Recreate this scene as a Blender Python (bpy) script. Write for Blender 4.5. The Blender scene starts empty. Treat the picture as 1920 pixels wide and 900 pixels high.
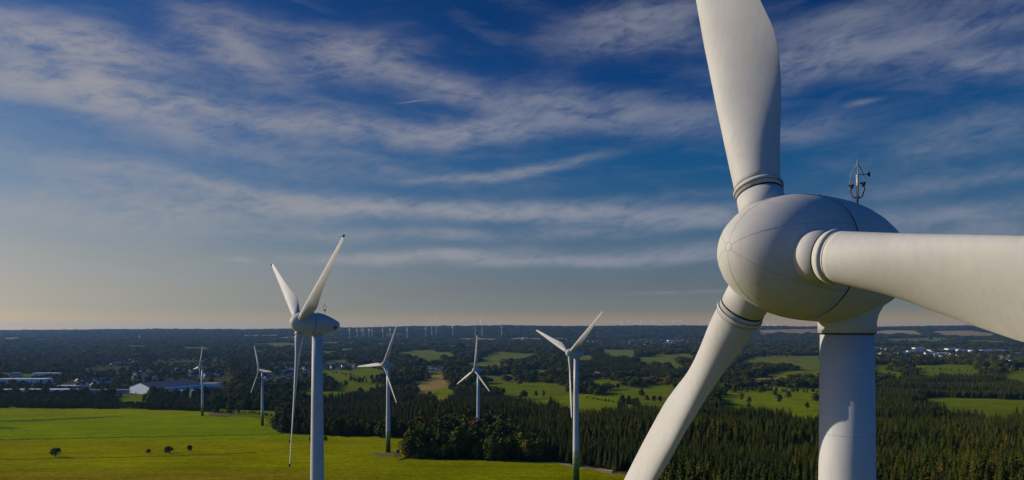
import bpy, bmesh, math, random
import numpy as np
from mathutils import Vector, Matrix
R_ = math.radians
C = bpy.context.scene.collection
scene = bpy.context.scene

# ------------------------------------------------------------------ camera
FPX, HY = 1280.0, 615.0                       # focal length in photo pixels, eye level row
cam_d = bpy.data.cameras.new('camera')
cam_d.sensor_width = 36.0
cam_d.lens = 36.0 * FPX / 1920.0
cam_d.shift_y = (HY - 450.0) / 1920.0
cam_d.clip_start = 0.5
cam_d.clip_end = 80000.0
cam = bpy.data.objects.new('camera', cam_d)
cam.location = (0, 0, 0)
cam.rotation_euler = (R_(90), 0, 0)
C.objects.link(cam)
scene.camera = cam

# ------------------------------------------------------------------ light
SUN_TO = Vector((-0.945, 0.325, 0.0)).normalized()      # horizontal direction towards the sun
SUN_EL = R_(20.5)
EXPOSURE = -0.25
SUN_STRENGTH = 5.0
SKY_STRENGTH = 0.10
scene.view_settings.view_transform = 'Standard'
scene.view_settings.look = 'None'
scene.view_settings.exposure = EXPOSURE
scene.view_settings.gamma = 1.0
scene.view_settings.use_curve_mapping = False
scene.cycles.max_bounces = 6
scene.cycles.volume_bounces = 1
scene.cycles.use_denoising = True
scene.cycles.sample_clamp_indirect = 4.0

to_sun = Vector((SUN_TO.x * math.cos(SUN_EL), SUN_TO.y * math.cos(SUN_EL), math.sin(SUN_EL)))
sun_d = bpy.data.lights.new('sun', 'SUN')
sun_d.energy = SUN_STRENGTH
sun_d.angle = R_(0.5)
sun_d.color = (1.0, 0.90, 0.76)
sun = bpy.data.objects.new('sun', sun_d)
sun.rotation_euler = to_sun.to_track_quat('Z', 'Y').to_euler()
C.objects.link(sun)

world = bpy.data.worlds.new('World')
scene.world = world
world.use_nodes = True
WT = world.node_tree
WT.nodes.clear()


class NB:
    """tiny helper for node graphs"""
    def __init__(self, tree):
        self.t = tree

    def n(self, kind, **kw):
        nd = self.t.nodes.new(kind)
        for k, v in kw.items():
            setattr(nd, k, v)
        return nd

    def link(self, a, b):
        self.t.links.new(a, b)

    def _set(self, sock, v):
        if isinstance(v, bpy.types.NodeSocket):
            self.t.links.new(v, sock)
        elif v is not None:
            sock.default_value = v

    def m(self, op, a, b=None, c=None, clamp=False):
        nd = self.n('ShaderNodeMath', operation=op)
        nd.use_clamp = clamp
        self._set(nd.inputs[0], a)
        if b is not None:
            self._set(nd.inputs[1], b)
        if c is not None:
            self._set(nd.inputs[2], c)
        return nd.outputs[0]

    def smooth(self, v, a, b, to0=0.0, to1=1.0):
        nd = self.n('ShaderNodeMapRange', interpolation_type='SMOOTHSTEP')
        self._set(nd.inputs[0], v)
        nd.inputs[1].default_value = a
        nd.inputs[2].default_value = b
        nd.inputs[3].default_value = to0
        nd.inputs[4].default_value = to1
        return nd.outputs[0]

    def noise(self, vec, scale, detail=4, rough=0.55, dist=0.0, lac=2.0):
        nd = self.n('ShaderNodeTexNoise')
        self._set(nd.inputs['Vector'], vec)
        nd.inputs['Scale'].default_value = scale
        nd.inputs['Detail'].default_value = detail
        nd.inputs['Roughness'].default_value = rough
        nd.inputs['Distortion'].default_value = dist
        nd.inputs['Lacunarity'].default_value = lac
        return nd

    def mix(self, f, a, b, blend='MIX'):
        nd = self.n('ShaderNodeMix', data_type='RGBA', blend_type=blend)
        self._set(nd.inputs[0], f)
        self._set(nd.inputs[6], a)
        self._set(nd.inputs[7], b)
        return nd.outputs[2]

    def ramp(self, f, stops, interp='LINEAR'):
        nd = self.n('ShaderNodeValToRGB')
        cr = nd.color_ramp
        cr.interpolation = interp
        while len(cr.elements) < len(stops):
            cr.elements.new(0.5)
        for e, (p, c) in zip(cr.elements, stops):
            e.position = p
            e.color = (c[0], c[1], c[2], 1.0)
        self._set(nd.inputs[0], f)
        return nd.outputs[0]

    def comb(self, x, y, z):
        nd = self.n('ShaderNodeCombineXYZ')
        self._set(nd.inputs[0], x); self._set(nd.inputs[1], y); self._set(nd.inputs[2], z)
        return nd.outputs[0]


def s2l(c):
    return tuple((v / 255.0 / 12.92) if v <= 10 else ((v / 255.0 + 0.055) / 1.055) ** 2.4 for v in c)


def px_dir(px, py):
    """azimuth, elevation of a photo pixel"""
    x, z = (px - 960) / FPX, (HY - py) / FPX
    return math.atan2(x, 1.0), math.atan2(z, math.hypot(x, 1.0))


def build_sky():
    b = NB(WT)
    out = b.n('ShaderNodeOutputWorld')
    bg = b.n('ShaderNodeBackground')
    bg.inputs['Strength'].default_value = SKY_STRENGTH
    sky = b.n('ShaderNodeTexSky', sky_type='NISHITA')
    sky.sun_disc = False
    sky.sun_elevation = SUN_EL
    sky.sun_rotation = math.atan2(SUN_TO.x, SUN_TO.y)
    sky.altitude = 400.0
    sky.air_density = 1.0
    sky.dust_density = 1.0
    sky.ozone_density = 2.0
    geo = b.n('ShaderNodeNewGeometry')
    sep = b.n('ShaderNodeSeparateXYZ')
    vm = b.n('ShaderNodeVectorMath', operation='SCALE')
    b.link(geo.outputs['Incoming'], vm.inputs[0])
    vm.inputs['Scale'].default_value = -1.0
    b.link(vm.outputs[0], sep.inputs[0])
    X, Y, Z = sep.outputs
    az = b.m('ARCTAN2', X, Y)
    hyp = b.m('SQRT', b.m('ADD', b.m('MULTIPLY', X, X), b.m('MULTIPLY', Y, Y)))
    el = b.m('ARCTAN2', Z, hyp)
    # tone of the clear sky: deep blue high up and away from the sun, pale near the horizon
    elf = b.m('DIVIDE', el, R_(30), clamp=True)
    TL = SKY_LEFT
    TR = SKY_RIGHT
    left = b.ramp(elf, TL)
    right = b.ramp(elf, TR)
    side = b.smooth(az, R_(-38), R_(20))
    tint = b.mix(side, left, right)
    tint = b.mix(b.smooth(el, R_(1.7), R_(-.1)), tint, b.mix(1.0, tint, b.mix(side, HORIZON_LEFT, HORIZON_RIGHT), 'MULTIPLY'))
    tint = b.mix(b.smooth(az, R_(50), R_(95)), tint, (.05, .42, 1.15, 1))        # sky out of view on the right, made bluer to fill shaded shells
    tint = b.mix(b.smooth(b.m('MULTIPLY', az, -1.0), R_(95), R_(150)), tint, (.05, .34, .95, 1))  # unseen sky behind the camera, tinted blue for the same fill
    tint = b.mix(b.smooth(b.m('MULTIPLY', az, -1.0), R_(40), R_(70)), tint, b.mix(1.0, tint, (2.1, 1.95, 1.75, 1), 'MULTIPLY'))  # unseen sky at left, brightened to lift the shaded tower side
    base = b.mix(1.0, sky.outputs[0], tint, 'MULTIPLY')
    # ---- cirrus, placed by direction
    cosaz = az
    vec = b.comb(az, b.m('MULTIPLY', el, 1.0), 0.0)
    warp = b.noise(vec, 5.0, 3, 0.5)
    wsub = b.n('ShaderNodeVectorMath', operation='SUBTRACT')
    b.link(warp.outputs['Color'], wsub.inputs[0]); wsub.inputs[1].default_value = (0.5, 0.5, 0.5)
    wsc = b.n('ShaderNodeVectorMath', operation='SCALE')
    b.link(wsub.outputs[0], wsc.inputs[0]); wsc.inputs['Scale'].default_value = 0.035
    wadd = b.n('ShaderNodeVectorMath', operation='ADD')
    b.link(vec, wadd.inputs[0]); b.link(wsc.outputs[0], wadd.inputs[1])
    wvec = wadd.outputs[0]
    ws = b.n('ShaderNodeSeparateXYZ'); b.link(wvec, ws.inputs[0])
    waz, wel = ws.outputs[0], ws.outputs[1]
    total = None
    for (px, py, sx, sy, ang, amp) in CLOUDS:
        a0, e0 = px_dir(px, py)
        ca, sa = math.cos(R_(ang)), math.sin(R_(ang))
        da = b.m('SUBTRACT', waz, a0); de = b.m('SUBTRACT', wel, e0)
        u = b.m('ADD', b.m('MULTIPLY', da, ca * FPX / sx), b.m('MULTIPLY', de, sa * FPX / sx))
        v = b.m('ADD', b.m('MULTIPLY', da, -sa * FPX / sy), b.m('MULTIPLY', de, ca * FPX / sy))
        r2 = b.m('ADD', b.m('MULTIPLY', u, u), b.m('MULTIPLY', v, v))
        g = b.m('MULTIPLY', b.m('EXPONENT', b.m('MULTIPLY', r2, -1.0)), amp)
        total = g if total is None else b.m('ADD', total, g)
    # fibres: anisotropic noise whose stretch direction bends with a slow field
    bend = b.m('ADD', wel, b.m('MULTIPLY', waz, 0.06))
    f1 = b.noise(b.comb(b.m('MULTIPLY', waz, 3.2), b.m('MULTIPLY', bend, 13.0), 0.0), 3.0, 7, 0.56, 0.35)
    f2 = b.noise(b.comb(b.m('MULTIPLY', waz, 9.0), b.m('MULTIPLY', b.m('SUBTRACT', wel, b.m('MULTIPLY', waz, 0.18)), 26.0), 3.0), 3.2, 9, 0.66, 0.6)
    f3 = b.noise(b.comb(waz, b.m('MULTIPLY', wel, 2.0), 7.0), 9.0, 5, 0.52, 0.3)
    fib = b.m('ADD', b.m('MULTIPLY', f1.outputs[0], 0.40), b.m('ADD', b.m('MULTIPLY', f2.outputs[0], 0.40), b.m('MULTIPLY', f3.outputs[0], 0.28)))
    fib = b.smooth(fib, 0.38, 0.68, 0.16, 1.15)
    wide = b.smooth(f1.outputs[0], 0.46, 0.75, 0.0, 0.09)
    cloud = b.m('ADD', b.m('MULTIPLY', total, b.m('MULTIPLY', fib, 1.22)), b.m('MULTIPLY', wide, b.smooth(el, R_(0.5), R_(8))))
    cloud = b.m('MULTIPLY', cloud, b.smooth(el, R_(0.2), R_(4)))
    cloud = b.m('MULTIPLY', b.m('SUBTRACT', 1.0, b.m('EXPONENT', b.m('MULTIPLY', cloud, -1.15))), 0.92)
    k = 1.0 / (SKY_STRENGTH * 2 ** EXPOSURE)
    ccol = b.mix(b.smooth(az, R_(-30), R_(20)), tuple(v * k for v in s2l((168, 163, 162))) + (1,), tuple(v * k for v in s2l((142, 147, 160))) + (1,))
    final = b.mix(cloud, base, ccol)
    b.link(final, bg.inputs['Color'])
    b.link(bg.outputs[0], out.inputs[0])


CLOUDS = [  # px, py, half length, half height (photo pixels), slope in degrees (up to the right), strength
    (60, 70, 170, 26, -6, .75), (185, 78, 110, 24, -3, .55), (430, 90, 90, 38, -24, .60), (650, 112, 90, 34, 12, .75),
    (560, 60, 140, 16, -2, .25), (90, 160, 170, 26, -4, .85), (230, 190, 140, 30, -16, .45), (420, 215, 180, 22, -8, .50),
    (820, 160, 120, 24, -14, .55), (700, 245, 200, 24, -3, .60), (920, 240, 110, 22, 8, .85), (1080, 195, 160, 26, -6, .60),
    (1120, 230, 150, 18, 4, .30), (1300, 235, 90, 28, 4, .40), (1180, 55, 120, 34, 4, .60), (1230, 20, 120, 18, 0, .35),
    (1500, 100, 110, 28, 8, .75), (1680, 85, 180, 26, 9, .50), (1840, 120, 120, 20, -4, .65), (1640, 20, 300, 18, 0, .35), (1850, 60, 150, 14, 2, .35),
    (1000, 322, 110, 9, 11, .95), (870, 338, 100, 7, 5, .55), (1520, 240, 110, 22, 3, .35), (1820, 255, 160, 34, 10, .35), (1620, 196, 22, 4, 5, .4),
    (772, 190, 24, 1.2, 8, .35), (420, 350, 240, 16, -4, .38), (250, 400, 330, 26, 2, .38), (560, 392, 260, 12, 0, .40), (950, 400, 400, 14, -1, 1.0), (1250, 412, 260, 14, -3, .75),
    (1150, 380, 200, 10, 2, .25), (900, 440, 420, 10, 1, .50), (780, 478, 160, 9, 3, 1.0), (1090, 486, 300, 11, 0, .95), (1270, 470, 160, 14, 0, .45),
    (1700, 405, 260, 14, -2, .60), (1800, 340, 160, 12, 3, .35), (1860, 430, 160, 14, 0, .50), (1290, 546, 90, 3, 0, .45), (455, 488, 26, 5, 0, .45),
    (100, 330, 260, 60, 0, .22), (150, 500, 400, 40, 0, .15), (560, 300, 300, 26, -4, .22)]
HORIZON_LEFT = (1.5, 1.28, .72, 1)
HORIZON_RIGHT = (2.5, 1.65, .62, 1)
SKY_LEFT = [(0, (0.48, 0.53, 0.65)), (0.09, (0.52, 0.48, 0.52)), (0.186, (0.55, 0.5, 0.5)), (0.281, (0.46, 0.48, 0.54)), (0.374, (0.34, 0.44, 0.56)), (0.466, (0.25, 0.395, 0.58)), (0.566, (0.17, 0.34, 0.56)), (0.695, (0.105, 0.28, 0.56)), (1, (0.06, 0.22, 0.52))]
SKY_RIGHT = [(0, (0.62, 0.64, 0.74)), (0.109, (0.42, 0.42, 0.52)), (0.225, (0.31, 0.42, 0.57)), (0.338, (0.15, 0.38, 0.6)), (0.45, (0.045, 0.35, 0.64)), (0.558, (0.008, 0.285, 0.63)), (0.676, (0.002, 0.23, 0.58)), (0.825, (0.002, 0.19, 0.5)), (1, (0.02, 0.18, 0.47))]
#SKYTUNE#
build_sky()

# ------------------------------------------------------------------ helpers
rnd = random.Random(7)
rng = np.random.default_rng(11)


def setp(o, label=None, cat=None, group=None, kind=None):
    if label: o['label'] = label
    if cat: o['category'] = cat
    if group: o['group'] = group
    if kind: o['kind'] = kind
    return o


def empty(name, loc=(0, 0, 0), rz=0.0):
    o = bpy.data.objects.new(name, None)
    o.location = loc
    o.rotation_euler = (0, 0, rz)
    o.empty_display_size = 1
    C.objects.link(o)
    return o


def mesh_obj(name, verts, faces, mat, parent=None, smooth=False, mats=None, fmat=None):
    me = bpy.data.meshes.new(name)
    me.from_pydata([tuple(v) for v in verts], [], faces)
    if mats:
        for m_ in mats: me.materials.append(m_)
        me.polygons.foreach_set('material_index', fmat)
    else:
        me.materials.append(mat)
    if smooth:
        me.polygons.foreach_set('use_smooth', [True] * len(me.polygons))
    me.update()
    o = bpy.data.objects.new(name, me)
    C.objects.link(o)
    if parent: o.parent = parent
    return o


class MB:
    def __init__(self):
        self.v = []; self.f = []

    def add(self, vs, fs):
        k = len(self.v)
        self.v += [tuple(v) for v in vs]
        self.f += [tuple(i + k for i in f) for f in fs]
        return self

    def box(self, cx, cy, cz, sx, sy, sz, rz=0):
        c, s = math.cos(rz), math.sin(rz)
        vs = []
        for dz in (-.5, .5):
            for dx, dy in ((-.5, -.5), (.5, -.5), (.5, .5), (-.5, .5)):
                x, y = dx * sx, dy * sy
                vs.append((cx + x * c - y * s, cy + x * s + y * c, cz + dz * sz))
        return self.add(vs, [(0, 3, 2, 1), (4, 5, 6, 7), (0, 1, 5, 4), (1, 2, 6, 5), (2, 3, 7, 6), (3, 0, 4, 7)])

    def tube(self, pts, rads, seg=8, caps=True):
        pts = [Vector(p) for p in pts]
        n = len(pts)
        if not hasattr(rads, '__len__'): rads = [rads] * n
        vs = []; fs = []
        prev = None
        for i, p in enumerate(pts):
            t = (pts[min(i + 1, n - 1)] - pts[max(i - 1, 0)]).normalized()
            if prev is None:
                u = t.orthogonal().normalized()
            else:
                u = (prev - t * prev.dot(t)).normalized()
            prev = u
            w = t.cross(u)
            for k in range(seg):
                a = 2 * math.pi * k / seg
                vs.append(p + (u * math.cos(a) + w * math.sin(a)) * rads[i])
        for i in range(n - 1):
            for k in range(seg):
                k2 = (k + 1) % seg
                fs.append((i * seg + k, i * seg + k2, (i + 1) * seg + k2, (i + 1) * seg + k))
        if caps:
            fs.append(tuple(reversed(range(seg))))
            fs.append(tuple((n - 1) * seg + k for k in range(seg)))
        return self.add(vs, fs)

    def lathe(self, prof, seg=48, M=None):
        """profile of (axial, radius) revolved about local +Z; M maps to the parent's space"""
        vs = []; fs = []
        n = len(prof)
        for (z, r) in prof:
            for k in range(seg):
                a = 2 * math.pi * k / seg
                v = Vector((r * math.cos(a), r * math.sin(a), z))
                vs.append(M @ v if M else v)
        for i in range(n - 1):
            for k in range(seg):
                k2 = (k + 1) % seg
                fs.append((i * seg + k, i * seg + k2, (i + 1) * seg + k2, (i + 1) * seg + k))
        if prof[0][1] > 1e-4: fs.append(tuple(reversed(range(seg))))
        if prof[-1][1] > 1e-4: fs.append(tuple((n - 1) * seg + k for k in range(seg)))
        return self.add(vs, fs)

    def torus(self, M, R, r, seg=48, s2=8):
        vs = []; fs = []
        for i in range(seg):
            a = 2 * math.pi * i / seg
            for j in range(s2):
                c = 2 * math.pi * j / s2
                vs.append(M @ Vector(((R + r * math.cos(c)) * math.cos(a), (R + r * math.cos(c)) * math.sin(a), r * math.sin(c))))
        for i in range(seg):
            i2 = (i + 1) % seg
            for j in range(s2):
                j2 = (j + 1) % s2
                fs.append((i * s2 + j, i2 * s2 + j, i2 * s2 + j2, i * s2 + j2))
        return self.add(vs, fs)

    def build(self, name, mat, parent=None, smooth=False, loc=None):
        return mesh_obj(name, self.v, self.f, mat, parent, smooth)


def material(name):
    m_ = bpy.data.materials.new(name)
    m_.use_nodes = True
    nt = m_.node_tree
    p = nt.nodes['Principled BSDF']
    return m_, NB(nt), p


def plain(name, col, rough=.6, spec=.3, var=.12, scale=.6, bump=0.0):
    m_, b, p = material(name)
    tc = b.n('ShaderNodeTexCoord')
    nz = b.noise(tc.outputs['Object'], scale, 5, .6)
    f = b.smooth(nz.outputs[0], .3, .7, 1 - var, 1 + var)
    vm = b.n('ShaderNodeVectorMath', operation='SCALE')
    vm.inputs[0].default_value = col
    b.link(f, vm.inputs['Scale'])
    b.link(vm.outputs[0], p.inputs['Base Color'])
    p.inputs['Roughness'].default_value = rough
    p.inputs['Specular IOR Level'].default_value = spec
    if bump:
        bp = b.n('ShaderNodeBump'); bp.inputs['Distance'].default_value = bump
        b.link(nz.outputs[0], bp.inputs['Height']); b.link(bp.outputs[0], p.inputs['Normal'])
    return m_


def shell_white(name, col=(.50, .475, .425)):
    """weathered off-white gelcoat: faint streaks, blotches, light orange peel"""
    m_, b, p = material(name)
    tc = b.n('ShaderNodeTexCoord')
    big = b.noise(tc.outputs['Object'], .35, 5, .6, .4)
    mp = b.n('ShaderNodeMapping'); mp.inputs['Scale'].default_value = (2.2, 2.2, .35)
    b.link(tc.outputs['Object'], mp.inputs[0])
    st = b.noise(mp.outputs[0], 2.0, 6, .65)
    f = b.m('MULTIPLY', b.smooth(big.outputs[0], .3, .7, .95, 1.03), b.smooth(st.outputs[0], .3, .75, 1.02, .94))
    vm = b.n('ShaderNodeVectorMath', operation='SCALE'); vm.inputs[0].default_value = col
    b.link(f, vm.inputs['Scale'])
    dirt0 = b.smooth(b.noise(tc.outputs['Object'], 1.3, 7, .7, .8).outputs[0], .56, .80, 0, .34)
    mp2 = b.n('ShaderNodeMapping'); mp2.inputs['Scale'].default_value = (5, 5, .5)
    b.link(tc.outputs['Object'], mp2.inputs[0])
    dirt = b.m('ADD', dirt0, b.smooth(b.noise(mp2.outputs[0], 1.6, 6, .7).outputs[0], .62, .82, 0, .22), clamp=True)
    colr = b.mix(dirt, vm.outputs[0], (.34, .30, .23, 1))
    b.link(colr, p.inputs['Base Color'])
    p.inputs['Roughness'].default_value = .62
    p.inputs['Specular IOR Level'].default_value = .22
    bp = b.n('ShaderNodeBump'); bp.inputs['Distance'].default_value = .02; bp.inputs['Strength'].default_value = .6
    b.link(b.noise(tc.outputs['Object'], .9, 3, .5).outputs[0], bp.inputs['Height'])
    b.link(bp.outputs[0], p.inputs['Normal'])
    return m_


M_WHITE = shell_white('weathered_white_shell')
M_TOWER = shell_white('tower_paint', (.51, .495, .46))
M_DARK = plain('dark_rubber', (.018, .018, .017), .7, .2)
M_SEAM = plain('panel_joint', (.24, .225, .20), .8, .1)
M_STEEL = plain('galvanised_steel', (.22, .22, .2), .45, .5)
M_CREAM = plain('cream_bracket', (.55, .45, .28), .6, .3, .2, 5)
M_BLACK = plain('black_paint', (.012, .012, .014), .6, .3)


def green_foot_paint(zb):
    m_, b, p = material('tower_paint_green_foot')
    tc = b.n('ShaderNodeTexCoord')
    sep = b.n('ShaderNodeSeparateXYZ'); b.link(tc.outputs['Object'], sep.inputs[0])
    f = b.m('DIVIDE', sep.outputs[2], 20.0, clamp=True)
    col = b.ramp(f, [(0, (.035, .095, .018)), (.17, (.055, .14, .025)), (.34, (.10, .20, .05)), (.50, (.19, .28, .11)), (.66, (.31, .37, .22)), (.84, (.50, .50, .485))], 'CONSTANT')
    nz = b.noise(tc.outputs['Object'], .8, 5, .6)
    cc = b.mix(1.0, col, b.ramp(nz.outputs[0], [(.3, (.9, .9, .9)), (.7, (1, 1, 1))]), 'MULTIPLY')
    b.link(cc, p.inputs['Base Color'])
    p.inputs['Roughness'].default_value = .45
    return m_


M_FOOT = green_foot_paint(0)

# ------------------------------------------------------------------ terrain height
PROF_D = np.array([-3000, 0, 168, 371, 542, 681, 860, 1047, 1250, 1400, 1575, 1837, 2590, 3446, 4892, 6827, 8700, 10500, 12500, 14000, 16000, 19000, 26000.])
PROF_Z = np.array([-66, -68, -70, -84, -99, -110, -123, -135, -147, -154, -160, -166, -173, -177, -176, -164, -143, -112, -70, -40, -50, -120, -260.])
RIDGE_X = np.array([-3, 0, 480, 640, 900, 1300, 1400, 1500, 1560, 1700, 1800, 1920, 4000]) * 1.0
RIDGE_Y = np.array([621.5, 621.5, 619.5, 617, 613.2, 613.4, 614, 614.5, 615, 614.5, 613.5, 614, 615])


def zt(x, y):
    x = np.asarray(x, float); y = np.asarray(y, float)
    D = y
    z = np.interp(D, PROF_D, PROF_Z)
    # soften the kinks of the profile
    z = (z + np.interp(D * .94, PROF_D, PROF_Z) + np.interp(D * 1.06, PROF_D, PROF_Z)) / 3
    # ridge that closes the view: crest height follows the photographed skyline
    az_px = 960 + FPX * x / np.maximum(D, 50)
    crest = (HY - np.interp(az_px, RIDGE_X, RIDGE_Y)) / FPX * 13500.0
    w = np.clip((D - 8200) / 5300, 0, 1); w = w * w * (3 - 2 * w)
    w2 = np.clip((22000 - D) / 7500, 0, 1); w2 = w2 * w2 * (3 - 2 * w2)
    z = z * (1 - w * w2) + crest * w * w2
    a = np.clip((D - 1350) / 1500, 0, 1) * np.clip((15000 - D) / 6000, .25, 1)
    und = (np.sin(x / 410 + 1.3 * np.sin(D / 900)) * np.sin(D / 520 + .8 * np.sin(x / 700 + 2)) * 5.5
           + np.sin(x / 1150 + 2.1 + D / 2300) * np.sin(D / 980 + 1.0 + x / 3100) * 7.5
           + np.sin(x / 190 + D / 350) * np.sin(D / 230 - x / 420) * 1.6)
    z = z + und * a
    far = np.clip((D - 7000) / 3000, 0, 1)
    z = z + far * (np.sin(x / 900 + D / 1400) * 6 + np.sin(x / 350 + 1.1) * 2.0)
    near = np.clip(1 - np.abs(D - 700) / 650, 0, 1)
    z = z + near * (np.sin(x / 83 + D / 60) * .5 + np.sin(D / 47 + x / 150) * .45)
    return z


_DS = np.exp(np.linspace(math.log(120), math.log(17000), 3500))


def at(px, py):
    """pixel of the photograph -> point on the terrain"""
    u = (px - 960) / FPX
    z = zt(_DS * u, _DS)
    s = z + (py - HY) / FPX * _DS
    idx = np.where(s > 0)[0]
    i = idx[0] if len(idx) else len(_DS) - 1
    D = _DS[i]
    return Vector((D * u, D, float(zt(D * u, D))))


def to_px(x, y, z):
    return 960 + FPX * x / y, HY - FPX * z / y


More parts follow.
